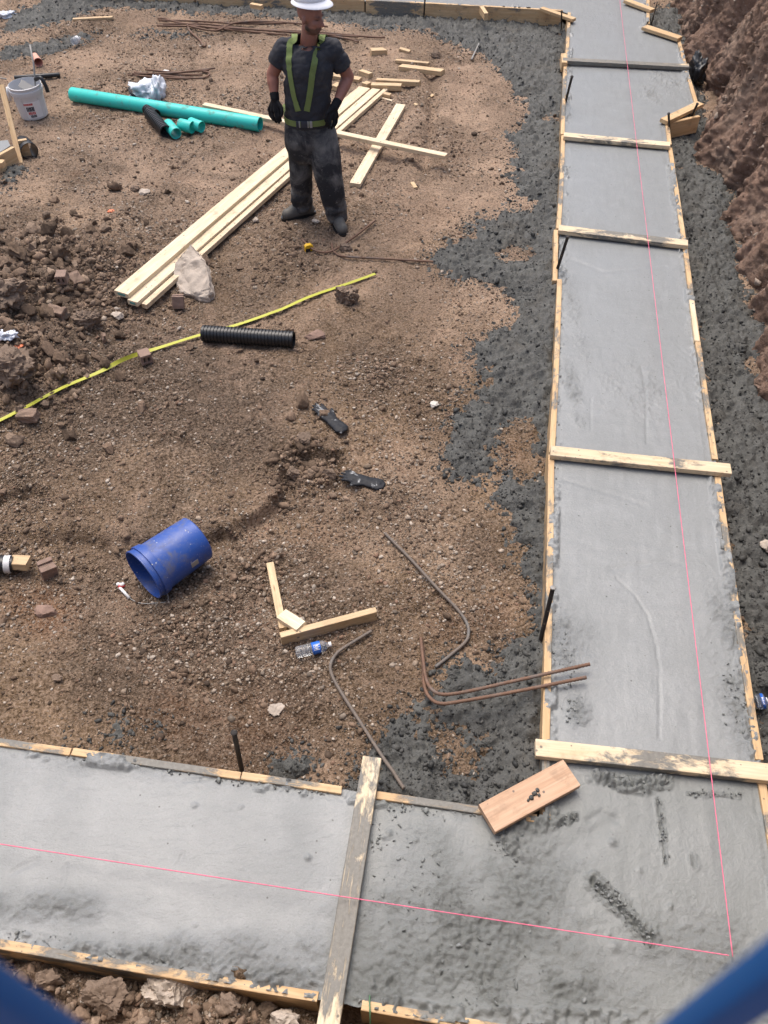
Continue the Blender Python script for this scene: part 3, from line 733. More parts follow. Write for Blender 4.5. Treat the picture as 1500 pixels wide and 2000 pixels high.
# ================================================================== FRESH CONCRETE
E1 = Vector((math.sin(R(8.78)), math.cos(R(8.78)))); E2 = Vector((E1.y, -E1.x))
def ax2(lo, hi, fn):
    v = [lo]
    while v[-1] < hi: v.append(v[-1] + fn(v[-1]))
    return np.array(v)
s_ = ax2(0.2, 13.0, lambda s: 0.0065 + 0.0012 * s); t_ = ax2(-5.2, 2.6, lambda t: 0.0085)
CS, CT = np.meshgrid(s_, t_, indexing='ij')
CX = E1.x * CS + E2.x * CT; CY = E1.y * CS + E2.y * CT
keepc = conc_sd(CX, CY) > -0.05
def run_conc():
    x, y = CX, CY
    d = conc_sd(x, y)
    z = 0.174 + 0.004 * fbm(x * 1.5, y * 1.5, 601, 3) + 0.0016 * fbm(CS * 5, CT * 22, 611, 3) + 0.0014 * fbm(CS * 24, CT * 5, 612, 3)
    rough = np.zeros_like(x)
    # sweeps of the trowel
    for k, (a_, b_, r0, r1) in enumerate(((1500, 1250, .25, .8), (1000, 1000, .35, .9), (1480, 640, .3, .9), (1000, 330, .3, 1.0), (1450, 150, .3, 1.1), (300, 1950, .2, .75), (-50, 1300, .3, 1.0), (760, 1350, .35, .85), (1250, 2050, .2, .7), (560, 1400, .3, .8), (1050, 700, .3, .9))):
        p_ = at(a_, b_, .18); q = np.hypot(x - p_.x, y - p_.y); th = np.arctan2(y - p_.y, x - p_.x)
        wd = sstep(r0, r0 + .1, q) * sstep(r1, r1 - .12, q) * sstep(-.1, .35, fbm(th * 1.6 + k, q * 1.5, 690 + k, 2))
        z = z + wd * (0.0022 * fbm(q * 48, th * 2.2, 700 + k, 4, .62) + 0.0035 * (vn(q * 9, th * 1.2, 720 + k) - .5))
    def zone(px, py, rx, ry, k):
        nonlocal rough
        rough = np.maximum(rough, k * gauss(x, y, px, py, rx, ry))
    for q in ((900, 1860, .42, .22, 1.0), (1000, 1750, .25, .2, .6), (820, 1760, .14, .25, .6), (1050, 1950, .4, .12, .8), (760, 1950, .2, .15, .8), (80, 1795, .35, .06, .55), (400, 1880, .5, .06, .8), (560, 1930, .25, .06, .9),
              (1330, 1900, .4, .25, .3), (1420, 1400, .10, .3, .55), (1400, 1250, .08, .25, .5), (1100, 1290, .10, .15, .9), (1110, 1400, .06, .2, .6), (300, 1520, .6, .05, .25), (1370, 700, .06, .5, .5), (1110, 800, .05, .3, .5), (1300, 190, .18, .3, .5), (1260, 215, .1, .2, .6), (1110, 640, .06, .6, .35), (1250, 800, .3, .3, .25), (1010, 1640, .1, .06, .8)):
        zone(*q)
    edge = np.exp(-np.clip(d, 0, 9) / 0.035); rough = np.maximum(rough, 0.55 * edge * sstep(-.2, .5, fbm(x * 5, y * 5, 621, 2)))
    rn = 0.5 + 0.5 * fbm(x * 26, y * 26, 631, 4, 0.6)
    rough = np.clip(rough * (0.45 + 1.1 * sstep(-.35, .35, fbm(x * 7, y * 7, 633, 4, .6))), 0, 1)
    z = z + rough * (0.022 * np.clip(rn - 0.42, -.25, 1) + 0.017 * chunks(x * 30 + fbm(x * 9, y * 9, 2, 2), y * 30, 641) + 0.012 * chunks(x * 55, y * 55, 643) + 0.013 * fbm(x * 70, y * 70, 645, 3, .65) - .004)
    # crumbs pushed over the boards here and there
    z = z + np.where(d < 0.055, np.clip(0.050 * fbm(x * 4.5, y * 4.5, 651, 3) + 0.034 * fbm(x * 38, y * 38, 655, 3, .6) - .004, -.002, .03), 0)
    def ln(pts, w, depth, lump=0.0, lw=0.05):
        nonlocal z, rough
        q = [(a.x, a.y) for a in (at(i, j, 0.18) for i, j in pts)]
        x0 = min(a for a, b in q) - .2; x1 = max(a for a, b in q) + .2; y0 = min(b for a, b in q) - .2; y1 = max(b for a, b in q) + .2
        m = (x > x0) & (x < x1) & (y > y0) & (y < y1)
        dd = seg_dist(x[m], y[m], q) + 0.3 * w * fbm(x[m] * 30, y[m] * 30, 661, 2)
        z[m] += -depth * np.exp(-(dd / w) ** 2)
        if lump:
            l = np.exp(-(dd / lw) ** 2)
            l = l * sstep(-.4, .2, fbm(x[m] * 14, y[m] * 14, 673, 3) + 2 * (l - .5)); z[m] += lump * l * (0.1 + 1.3 * chunks(x[m] * 45, y[m] * 45, 671) + .5 * fbm(x[m] * 80, y[m] * 80, 672, 2)); rough[m] = np.maximum(rough[m], .55 * l)
    ln([(1205, 1128), (1240, 1160), (1265, 1200), (1280, 1250), (1288, 1300), (1289, 1380), (1288, 1440)], 0.005, 0.005)
    ln([(1253, 715), (1262, 770), (1263, 865)], 0.006, 0.005); ln([(1155, 775), (1154, 840)], 0.005, 0.003)
    ln([(1285, 1560), (1294, 1620), (1300, 1684)], 0.008, 0.018, 0.010, 0.016)
    ln([(1160, 1722), (1190, 1752), (1215, 1775), (1235, 1800), (1275, 1835)], 0.012, 0.035, 0.022, 0.045)
    ln([(1170, 1512), (1210, 1530), (1250, 1532), (1298, 1525)], 0.002, 0.0, 0.042, 0.042)
    ln([(1050, 1602), (1085, 1608), (1120, 1594)], 0.002, 0.0, 0.034, 0.026); ln([(990, 1640), (1010, 1660)], 0.002, 0.0, 0.03, 0.05)
    ln([(1345, 1548), (1395, 1551), (1445, 1553)], 0.008, 0.008, 0.012, 0.013); ln([(1352, 1672), (1358, 1690)], 0.01, 0.012, 0.01, 0.02)
    ln([(1150, 1600), (1175, 1585), (1205, 1600)], 0.014, 0.006); ln([(1040, 1690), (1130, 1640), (1200, 1600)], 0.03, 0.006); ln([(1000, 1720), (1080, 1690), (1160, 1650)], 0.025, 0.005)
    ln([(360, 1525), (400, 1520), (450, 1512)], 0.008, 0.006);
    ln([(345, 1690), (358, 1665)], 0.006, 0.005); ln([(20, 1705), (70, 1680)], 0.015, 0.004); ln([(120, 1745), (128, 1690)], .008, .004)
    ln([(1115, 505), (1180, 530), (1300, 520)], 0.02, 0.004); ln([(1100, 935), (1180, 960), (1260, 985)], 0.015, 0.004); ln([(1195, 1110), (1300, 1095), (1330, 1100)], 0.02, 0.004)
    for k, (a, b) in enumerate(((748, 1635), (812, 1640), (760, 1628), (380, 1805), (602, 1675), (1200, 1850), (1190, 1825), (1310, 1770), (1196, 1645), (470, 1575), (380, 1572), (1150, 1520), (1250, 1700))):
        p_ = at(a, b, .18); q = np.hypot(x - p_.x, y - p_.y); m = q < 0.08; l = np.exp(-(q[m] / (0.007 + 0.004 * (k % 3))) ** 2); z[m] += 0.014 * l * (.4 + 1.2 * vn(x[m] * 90, y[m] * 90, 5))
    return z, rough
CZ, CR = run_conc()
def m_conc():
    n = NT('wet_concrete'); v = n.coord('Object'); cr_ = n.sep(n.attr('cr').outputs['Color']); r = cr_[0]; wetm = cr_[1]
    a = n.noise(v, 2.0, 5, 0.55, 0.3); f = n.noise(v, 42, 5, 0.65)
    c = n.mix(n.ramp(a, 0.30, 0.75), (0.238, 0.249, 0.248), (0.204, 0.215, 0.213))
    c = n.mix(n.ramp(n.noise(v, 7, 5, 0.6), 0.52, 0.70, 0, 0.4), c, (0.27, 0.281, 0.283))
    c = n.mix(n.ramp(n.math('ADD', r, n.math('MULTIPLY', n.noise(v, 16, 4, 0.6), 0.8)), 0.7, 1.5, 0, 0.35), c, (0.150, 0.157, 0.146))
    c = n.mix(n.ramp(f, 0.56, 0.72, 0, 0.4), c, (0.18, 0.187, 0.182)); f2 = n.noise(v, 130, 4, 0.7)
    c = n.mix(n.ramp(f2, 0.55, 0.72, 0, 0.4), c, (0.16, 0.166, 0.16)); c = n.mix(n.ramp(f2, 0.45, 0.3, 0, 0.3), c, (0.33, 0.342, 0.346))
    pk = n.voro(v, 30); pc = n.sep(pk.outputs['Color'])
    c = n.mix(n.math('MULTIPLY', n.ramp(pk.outputs['Distance'], 0.16, 0.10), n.ramp(pc[0], 0.90, 0.93, 0, 0.8)), c, (0.06, 0.06, 0.055))
    wt_ = n.math('ADD', wetm, n.math('MULTIPLY', n.math('SUBTRACT', n.noise(v, 3.1, 6, .6), .5), 0.9))
    c = n.mix(n.ramp(wt_, 0.25, 0.8, 0, 0.75), c, n.mix(f, (0.150, 0.160, 0.150), (0.185, 0.196, 0.186)))
    n.set(c, n.ramp(n.math('ADD', a, n.math('MULTIPLY', r, 0.3)), 0.35, 0.75, 0.30, 0.52), spec=0.55)
    str_ = n.noise(n.coord('Object', (14, 34, 14)), 1.0, 6, 0.65, 1.5)
    n.bump(n.math('ADD', n.math('MULTIPLY', str_, 0.42), n.math('ADD', n.math('MULTIPLY', f, 0.35), n.math('MULTIPLY', n.math('MULTIPLY', n.math('ADD', r, 0.10), n.noise(v, 85, 5, 0.7)), 3.0))), 0.6, 0.010); return n.m
M['concrete'] = m_conc()
kc = cellmin(conc_sd(CX, CY)) > -0.012
WETC = w2([(712, 1480), (1050, 1500), (1500, 1510), (1750, 1520), (1750, 2150), (640, 2150)], .18)
WM = np.clip(0.75 * sstep(-.02, .04, poly_sd(CX, CY, WETC)) + .3 * gauss(CX, CY, 1450, 1420, .2, .5) + .3 * gauss(CX, CY, 1420, 700, .15, 1.2) + .25 * gauss(CX, CY, 100, 1780, .6, .12), 0, 1)
Z4 = np.stack([CR, WM, CR, np.ones_like(CR)], -1)
o = link_mesh('concrete_footing', grid_mesh('concrete_footing', CX, CY, CZ, kc, {'cr': Z4}), M['concrete'])
prop(o, 'freshly poured smooth grey concrete footing filling the long bent formwork', 'concrete footing')

# loose crumbs of concrete along the scrapes and board edges
r_ = np.random.default_rng(78); pts_ = []
for line, w_, n_c in (([(1160, 1722), (1190, 1752), (1215, 1775), (1235, 1800), (1275, 1835)], .035, 230), ([(1170, 1512), (1210, 1530), (1250, 1532), (1298, 1525)], .03, 230), ([(1050, 1602), (1085, 1608), (1120, 1594)], .02, 110), ([(985, 1635), (1005, 1665)], .05, 110),
                      ([(1285, 1560), (1300, 1684)], .014, 50), ([(1345, 1548), (1445, 1553)], .014, 60), ([(1090, 1240), (1110, 1300), (1115, 1420)], .045, 130), ([(1420, 1300), (1450, 1420)], .05, 90), ([(700, 1640), (760, 1640)], .05, 60),
                      ([(0, 1825), (300, 1880), (600, 1930)], .03, 220), ([(130, 1475), (400, 1515), (640, 1550)], .02, 200), ([(1085, 900), (1072, 1430)], .02, 160), ([(1098, 560), (1085, 870)], .02, 110), ([(1340, 500), (1393, 880)], .025, 120), ([(1402, 940), (1470, 1470)], .025, 160), ([(740, 1570), (930, 1590)], .03, 120), ([(780, 1700), (1000, 1930)], .22, 260), ([(700, 1960), (860, 1985)], .03, 90)):
    q = [at(i, j, .178) for i, j in line]
    for _ in range(int(n_c * .6)):
        k = r_.integers(0, len(q) - 1); f = r_.random(); m_ = q[k].lerp(q[k + 1], f); pts_.append((m_.x + r_.normal() * w_ * .6, m_.y + r_.normal() * w_ * .6, .178))
p = np.array(pts_); ok = conc_sd(p[:, 0], p[:, 1]) > .01; p = p[ok]
rad = np.clip(0.0055 * np.exp(0.45 * r_.normal(size=len(p))), 0.003, 0.016)
prop(scatter('footing_crumbs', p, rad, 2, M['slab_crumbs'], np.array([(.20, .21, .202), (.165, .173, .166), (.23, .24, .236)]), 25, 0.3, 0.35, 0.9), 'small crumbs of wet concrete along the scrapes on the footing', 'concrete crumbs', kind='stuff')
# ================================================================== LUMBER
def frame(p0, p1, roll=0.0):
    p0 = Vector(p0); p1 = Vector(p1); X = (p1 - p0).normalized()
    Y = Vector((0, 0, 1)).cross(X)
    Y = Y.normalized() if Y.length > 1e-4 else Vector((0, 1, 0))
    Z = X.cross(Y)
    q = Quaternion(X, roll); Y = q @ Y; Z = q @ Z
    Mx = Matrix((X, Y, Z)).transposed().to_4x4(); return Mx

def board_mesh(L, W, T, seed, chip=0.0, warp=1.0, cut=(0, 0)):
    """length along X, top face at z=0, body below; rounded arrises, a slight bow, rough ends"""
    r = random.Random(seed); n = max(4, min(26, int(L / 0.12))); b = min(0.0035, T * 0.2)
    sec = [(-W / 2 + b, 0), (W / 2 - b, 0), (W / 2 - b * .3, -b * .3), (W / 2, -b), (W / 2, -T + b), (W / 2 - b, -T), (-W / 2 + b, -T), (-W / 2, -T + b), (-W / 2, -b), (-W / 2 + b * .3, -b * .3)]
    k = len(sec); vs = []; fs = []
    bow = (r.random() - .5) * 0.006 * min(L, 3) * warp; bow2 = (r.random() - .5) * 0.006 * min(L, 3) * warp; tw = (r.random() - .5) * 0.02 * warp
    for i in range(n + 1):
        t = i / n; x = (t - .5) * L; s = 1 - (2 * t - 1) ** 2
        for (y, z) in sec:
            e = chip * (r.random() - .5)
            a = tw * (t - .5); yy = y * math.cos(a) - z * math.sin(a) + bow * s; zz = z * math.cos(a) + y * math.sin(a) + bow2 * s
            xx = x
            if i == 0: xx += (r.random()) * (0.002 + chip * 3) + cut[0] * y
            if i == n: xx -= (r.random()) * (0.002 + chip * 3) + cut[1] * y
            vs.append((xx, yy + e * .5, zz + (e if z > -b * 2 else 0)))
    for i in range(n):
        for j in range(k): fs.append((i * k + j, i * k + (j + 1) % k, (i + 1) * k + (j + 1) % k, (i + 1) * k + j))
    fs += [tuple(range(k))[::-1], tuple(n * k + j for j in range(k))]
    me = bpy.data.meshes.new('board'); me.from_pydata(vs, [], fs); me.update()
    bm = bmesh.new(); bm.from_mesh(me); bmesh.ops.recalc_face_normals(bm, faces=bm.faces); bm.to_mesh(me); bm.free()
    return me

_seed = [100]
def board(name, label, cat, p0, p1, W, T, mat='lumber', roll=0.0, group=None, smear=0.0, chip=0.0, warp=1.0, cut=(0, 0), side=0.0):
    """p0,p1: centre line of the top face"""
    p0 = Vector(p0); p1 = Vector(p1); _seed[0] += 1
    o = bpy.data.objects.new(name, board_mesh((p1 - p0).length, W, T, _seed[0], chip, warp, cut)); COL.objects.link(o)
    o.data.materials.append(M[mat]); Mx = frame(p0, p1, roll); Mx.translation = (p0 + p1) / 2 + (Mx.col[1].to_3d() * side); o.matrix_basis = Mx
    o['smear'] = float(smear)
    return prop(o, label, cat, group)

def A(px, py, z=FORM_Z): return at(px, py, z)
LEGP = 'boards of the footing formwork'
def form(label, a, b, smear=0.2, h=0.184, z=FORM_Z, chip=0.001, t=0.038):
    return board('form_board', label, 'form board', A(*a, z), A(*b, z), t, h, 'form', 0, LEGP, smear + .20, chip)
# inner (left) line of the long strip, far to near
form('farthest short form board on the inner side of the long strip', (1112, 24), (1107, 118), .25)
form('inner form board of the long strip beside the leaning stake below the second spreader', (1105, 120), (1099, 262), .25)
form('inner form board of the long strip between the third and fourth spreaders', (1100, 264), (1091, 446), .2)
form('short splintered form board offset outside the inner line near a dark stake', (1086, 448), (1084, 548), .1, chip=.003)
form('inner form board of the long strip ending at the clean bright spreader', (1093, 545), (1078, 884), .15)
form('nearest long inner form board crossed by the two rusty rebar ends', (1077, 886), (1066, 1455), .15)
form('inner corner form board under the loose orange plank', (1066, 1458), (1068, 1600), .35)
# right line, far to near
form('short form board upright at the far notch of the right side', (1266, -10), (1266, 46), .1)
form('form board on the right side of the far widened pad', (1326, 78), (1338, 124), .15)
form('form board on the right side of the widened pad beside the dark plastic bag', (1339, 132), (1360, 200), .1)
form('short form board under the diagonal brace at the pad corner', (1303, 238), (1308, 282), .1)
form('right form board next to the ditch between third and fourth spreaders', (1309, 288), (1336, 468), .12)
form('right form board next to the ditch with the short cleat nailed outside', (1338, 478), (1397, 897), .3)
form('right form board next to the ditch beside the crushed bottle', (1400, 915), (1484, 1484), .25)
form('right form board near the lower picture corner, nearest the blue railing', (1486, 1512), (1540, 1840), .2)
form('end part of the right form under the pink string corner', (1541, 1842), (1570, 2005), .2)
# bottom strip
form('inner form board of the near strip at the left edge, smeared with grey concrete', (-250, 1411), (138, 1468), .33)
form('inner form board of the near strip behind the upright stake', (140, 1467), (470, 1515), .3)
form('inner form board of the near strip ending at the smeared cross board', (471, 1514), (668, 1543), .24)
form('buried form board of the near strip mostly covered with concrete under the loose plank', (735, 1552), (1050, 1598), .42)
form('outer form board of the near strip in front of the stony earth heap', (-250, 1799), (622, 1947), .22, h=.235)
form('outer form board of the near strip right of the cross board foot', (705, 1963), (1240, 2055), .25, h=.235)
# far strip
form('form board of the far strip behind the worker, stained with orange streaks', (380, -18), (712, -1), .18)
form('form board of the far strip left of the worker, plain yellow wood', (60, -35), (378, -18), .0)
form('form board of the far strip partly coated grey right of the worker', (714, -1), (828, 5), .4)
form('form board of the far strip meeting the long strip corner', (830, 5), (1100, 20), .08)
board('form_brace', 'flat short board laid over the far inside corner of the formwork', 'brace', A(1058, 14, .232), A(1122, 36, .232), .07, .035, 'form', 0, 'short braces and cleats on the formwork', .05)
board('form_brace', 'cut off board lying across the notch at the top of the long strip', 'brace', A(1222, -2, .232), A(1276, 18, .232), .085, .038, 'form', 0, 'short braces and cleats on the formwork', .0, chip=.003)
board('form_brace', 'broken ended round topped board on the far pad corner by the bank', 'brace', A(1258, 50, .232), A(1329, 73, .232), .10, .038, 'form', 0, 'short braces and cleats on the formwork', .0, chip=.005)
board('form_brace', 'diagonal brace nailed over the near corner of the widened pad', 'brace', A(1297, 234, .232), A(1368, 200, .232), .089, .038, 'form', 0, 'short braces and cleats on the formwork', .0)
board('form_brace', 'boxed end board on edge below the diagonal brace at the pad', 'brace', A(1302, 240, .190), A(1366, 226, .190), .038, .165, 'form', 0, 'short braces and cleats on the formwork', .0)
board('form_brace', 'small cleat standing against the outside of the right form', 'brace', A(1357, 586, .20), A(1368, 666, .20), .038, .12, 'lumber', 0, 'short braces and cleats on the formwork', -.1, side=-.022)
board('form_brace', 'small block fixed on top of the far strip form near its middle', 'brace', A(941, 12, .21), A(950, 26, .21), .05, .08, 'form', 0, 'short braces and cleats on the formwork', -.1)
board('form_brace', 'square block on the far form just left of the hard hat', 'brace', A(490, 6, .20), A(512, 10, .20), .06, .05, 'form', 0, 'short braces and cleats on the formwork', -.1)
board('form_brace', 'stub post holding the left end of the topmost smeared spreader', 'brace', A(1101, 104, .228), A(1103, 122, .228), .06, .10, 'form', 0, 'short braces and cleats on the formwork', .1)

# spreaders over the strips
SPG = 'spreader boards laid across the footing'
def spreader(label, a, b, smear, W=.089, z=.229):
    return board('spreader_board', label, 'spreader board', A(*a, z), A(*b, z), W, .038, 'lumber', 0, SPG, smear)
spreader('farthest spreader, coated in grey concrete except its bare right end', (1099, 115), (1346, 128), .85)
spreader('second spreader from the far end, pale with one grey stained edge', (1101, 262), (1309, 281), .36)
spreader('third spreader from the far end with a bright bare right end block', (1091, 444), (1344, 474), .52)
spreader('clean pale spreader with one grey smear in its middle', (1075, 879), (1428, 915), .30)
spreader('nearest spreader with broad grey smears and concrete crumbs on top', (1046, 1459), (1530, 1511), .46)
spreader('cross board over the near strip, grey at the back and bare at its front end', (727, 1478), (636, 2030), .62)
board('loose_plank', 'orange plank lying askew over the inner form corner with a concrete dab', 'plank', A(951, 1598, .245), A(1117, 1508, .245), .140, .038, 'plank', R(3), None, .10)
mb = MB()
v0, f0 = ico(2)
for k, (a, b, r_) in enumerate(((1044, 1550, .014), (1050, 1543, .010), (1038, 1558, .012), (1053, 1553, .008), (1032, 1563, .007))):
    p = A(a, b, .247); mb.add([p + Vector(q) * r_ * random.uniform(.7, 1.2) for q in v0], f0)
o = mb.build('concrete_dab', M['spill'], None, True); prop(o, 'dab of wet concrete sitting on the orange plank', 'concrete dab'); origin_to(o, A(1044, 1550, .246))

# stack of new lumber
STK = 'new boards stacked beside the worker'
zt = max(flat_z(*at(a, b).to_2d(), .1) for a, b in ((260, 570), (400, 450), (520, 350), (680, 200))) + .040
def stackb(label, a, b, W, T, dz=0, **k):
    za = flat_z(*at(*a).to_2d(), .15); zb = flat_z(*at(*b).to_2d(), .15)
    z = max(za, zb) + T + dz
    return board('lumber_board', label, 'board', at(*a, za + T + dz), at(*b, zb + T + dz), W, T, 'lumber', 0, STK, -.25, warp=.4, **k)
A1 = stackb('upper left board of the long stack with a green stamped end', (236, 571), (712, 170), .135, .040, .012)
B1 = stackb('middle board of the long stack with a green stamped end', (258, 588), (735, 173), .095, .040, .004)
C1 = stackb('lower right board of the long stack leaning against the pale slab', (281, 594), (757, 170), .050, .040, .0)
D1 = board('lumber_board', 'thin long board lying across the stack and beyond the worker', 'board', gat(398, 202, .07), gat(872, 302, .125), .07, .038, 'lumber', 0, STK, -.25)
board('lumber_board', 'wide board lying flat under the end of the long thin board', 'board', gat(783, 203, .045), gat(693, 358, .045), .105, .038, 'lumber', 0, STK, -.2, warp=.2)
for src, w_ in ((A1, .07), (B1, .05)):
    mb = MB(); L = src.dimensions.x / 2 if src.dimensions.x else 2.2
    x0 = min(v.co.x for v in src.data.vertices)
    ec = Vector((x0, np.mean([v.co.y for v in src.data.vertices if v.co.x < x0 + .02]), -.020))
    mb.box(src.matrix_basis @ Matrix.Translation(ec), .003, w_, .017); mb.build('end_stamp', M['ink_green'], src)

# offcuts
SCR = 'wooden offcuts scattered behind the worker'
def scrap(label, a, b, W=.06, T=.035, lift=0.0, cat='offcut', cut=(0, 0), mat='scrap', g=SCR, name='wood_offcut', smear=-.2):
    return board(name, label, cat, gat(*a, T * .9 + lift), gat(*b, T * .9 + lift), W, T, mat, 0, g, smear, warp=.2, cut=cut)
scrap('wedge shaped block farthest left behind the worker', (724, 96), (752, 95), .09, .06, cut=(0, .5))
scrap('small flat chip in front of the dark spill edge', (781, 93), (801, 99), .06, .03)
scrap('thin straight strip, upper of two parallel strips right of the worker', (773, 116), (838, 122), .05, .035)
scrap('ragged edged board, lower of two parallel strips right of the worker', (782, 127), (865, 137), .09, .05)
scrap('short cube of wood standing alone above the pile', (704, 136), (724, 143), .06, .06)
scrap('board behind the arm of the worker on the left of the pile', (640, 143), (704, 153), .09, .05)
scrap('stubby block at the top end of the lumber stack', (711, 163), (721, 159), .07, .08)
scrap('dark brown strip at the top of the pile', (735, 154), (820, 158), .06, .05)
scrap('pale thick block lying over the upper end of the stack', (725, 163), (784, 165), .075, .06, .03)
scrap('little block tucked under the right end of the stack', (750, 181), (763, 184), .06, .05)
scrap('pointed splinter lying alone right of the pile', (810, 204), (846, 184), .045, .012, cut=(.9, -.9))
scrap('thin white sliver beside the end of the stack', (744, 190), (766, 196), .03, .012, mat='lumber')
scrap('stub of wood half hidden behind the worker arm', (652, 168), (662, 161), .07, .05)
scrap('narrow batten lying near the far left mud', (142, 36), (220, 32), .05, .03)
scrap('tiny chip near the trampled soil groove', (805, 355), (812, 366), .04, .015)

# small frame of offcuts near the middle
W3 = board('wood_offcut', 'offcut standing on edge with the water bottle against it', 'offcut', gat(547, 1240, .085), gat(735, 1190, .085), .038, .089, 'scrap', 0, 'offcuts beside the water bottle', -.02)
board('wood_offcut', 'narrow stick running up from the corner of the edge standing offcut', 'offcut', gat(527, 1098, .036), gat(553, 1226, .036), .045, .038, 'scrap', 0, 'offcuts beside the water bottle', -.2)
board('wood_offcut', 'short block resting over the corner of two offcuts', 'offcut', gat(549, 1197, .085), gat(588, 1222, .100), .075, .035, 'lumber', 0, 'offcuts beside the water bottle', -.2)

# corner of another footing at the left edge
b1 = at(-60, 430, .19)
pad = w2([(-240, 330), (-80, 283), (15, 273), (20, 284), (-40, 322), (-240, 470)], .17)
mb = MB(); mb.prism(Matrix(), pad, .0, .168); o = mb.build('concrete_pad', M['concrete'], None); prop(o, 'corner of a small grey concrete pad at the left picture edge', 'concrete pad')
form('short orange form board closing the small pad at the left edge', (-90, 350), (26, 286), -.1, h=.17, z=.18)
form('stub of form board past the leaning post of the small pad', (34, 274), (52, 271), -.1, h=.16, z=.18)
form('cut end of a board resting by the small pad form', (-60, 312), (7, 315), -.1, h=.05, z=.24, t=.07)
board('wooden_post', 'leaning wooden post nailed to the corner of the small pad', 'post', at(2, 165, .55), gat(40, 318, .0), .05, .045, 'form', 0, None, -.2)

# ================================================================== REBAR
def settle(P, lift):
    zs = [max(q.z, gz(q.x, q.y) + lift) for q in P]
    for _ in range(25): zs = [max(zs[i], (zs[max(i - 1, 0)] + zs[i] + zs[min(i + 1, len(zs) - 1)]) / 3) for i in range(len(zs))]
    for q, z in zip(P, zs): q.z = z
    return P
def rebar(label, pts, r=.0085, mat='rust', ribs=True, name='rebar', group=None, cat='rebar', smooth_n=6, parent=None):
    P = curve_pts(pts, smooth_n) if len(pts) > 2 else [Vector(p) for p in pts]
    mb = MB()
    if ribs:
        P = settle(resample(P, .009), r * .5); rr = [r * (1.16 if i % 2 else .90) for i in range(len(P))]
    else:
        P = resample(P, .06); rr = r
    mb.tube(P, rr, 8); o = mb.build(name, M[mat], parent, True)
    prop(o, label, cat, group); origin_to(o, P[0]); return o
LB = 'bent rebar lying loose on the soil'
def gl(px, dz): return [gat(a, b, dz) for a, b in px]
rebar('thin L bent rebar pointing away from the twin bars', gl([(752, 1042), (800, 1090), (855, 1150), (895, 1192), (912, 1218), (915, 1238), (905, 1258), (850, 1303)], .020), .0092, 'rust_grey', group=LB)
rebar('long S bent rebar from the edge standing offcut to the cross board', gl([(726, 1232), (690, 1254), (660, 1274), (646, 1297), (648, 1318), (665, 1350), (700, 1405), (745, 1475), (789, 1540)], .022), .0092, 'rust_grey', group=LB)
def lift(px, z0, z1):
    n = len(px); out = []
    for i, (a, b) in enumerate(px):
        p = gat(a, b, .014); t = i / (n - 1)
        out.append(at(a, b, max(p.z, z0 + (z1 - z0) * t)))
    return out
rebar('upper of the twin rebar hooks resting over the inner form', lift([(822, 1246), (826, 1285), (832, 1325), (842, 1345), (862, 1356), (905, 1352), (1000, 1331), (1152, 1297)], .03, .235), .0092, group='twin rebar hooks')
rebar('lower of the twin rebar hooks resting over the inner form', lift([(826, 1262), (827, 1310), (829, 1340), (838, 1361), (860, 1374), (905, 1369), (1000, 1352), (1145, 1323)], .02, .225), .0092, group='twin rebar hooks')
rebar('hooked rebar in front of the worker boots ending in the dark spill', gl([(648, 476), (650, 486), (656, 495), (675, 501), (760, 506), (846, 511)], .02), .009, group=LB)
rebar('short rebar slanting away from the yellow tape case past the boots', gl([(590, 468), (612, 487), (636, 494), (660, 484), (695, 460), (733, 430)], .022), .009, group=LB)
FBN = 'long rebars heaped behind the worker'
far_bars = [([(306, 50), (420, 53), (560, 62), (700, 72)], 'bottom straight bar'), ([(310, 40), (380, 41), (470, 46), (560, 45)], 'top left bar'), ([(308, 37), (322, 36), (340, 42), (400, 52), (470, 60), (560, 68)], 'bar looped back at its left tip'),
            ([(365, 50), (420, 60), (450, 47), (490, 42), (560, 44), (640, 52)], 'bar rising in a hump'), ([(318, 47), (400, 47), (490, 57), (610, 62), (720, 72), (752, 73)], 'longest bar reaching past the worker'), ([(620, 66), (680, 76), (700, 82)], 'short bar ending right of the worker')]
for q, nm in far_bars:
    rebar(nm + ' in the far heap of long rebars', gl(q, .02 + .012 * random.random()), .012, ribs=False, group=FBN)
rebar('bent wire like bar curling down from the far heap of rebars', gl([(366, 49), (372, 62), (390, 78), (398, 92), (402, 84)], .02), .012, ribs=False, group=FBN)
SB = 'short rebars bundled near the teal pipe'
for q, nm in (([(250, 146), (310, 151), (375, 154)], 'lowest bar'), ([(262, 141), (330, 149), (390, 153), (408, 147), (408, 141), (395, 140)], 'hooked bar'), ([(284, 136), (350, 141), (420, 133)], 'top bar'), ([(258, 144), (330, 143), (408, 137)], 'middle bar'), ([(270, 148), (340, 146), (395, 146)], 'second lowest bar')):
    rebar(nm + ' of the small bundle above the teal pipe', gl(q, .02 + .012 * random.random()), .011, ribs=False, group=SB)
mb = MB(); mb.box(frame(gat(316, 136), gat(330, 139)).copy() if False else Matrix.Translation(gat(324, 138, .035)) @ frame(gat(316, 136), gat(332, 139)).to_3x3().to_4x4(), .075, .035, .004)
o = mb.build('paper_tag', M['white'], None); prop(o, 'small white tag on the bundle of short rebars', 'tag')

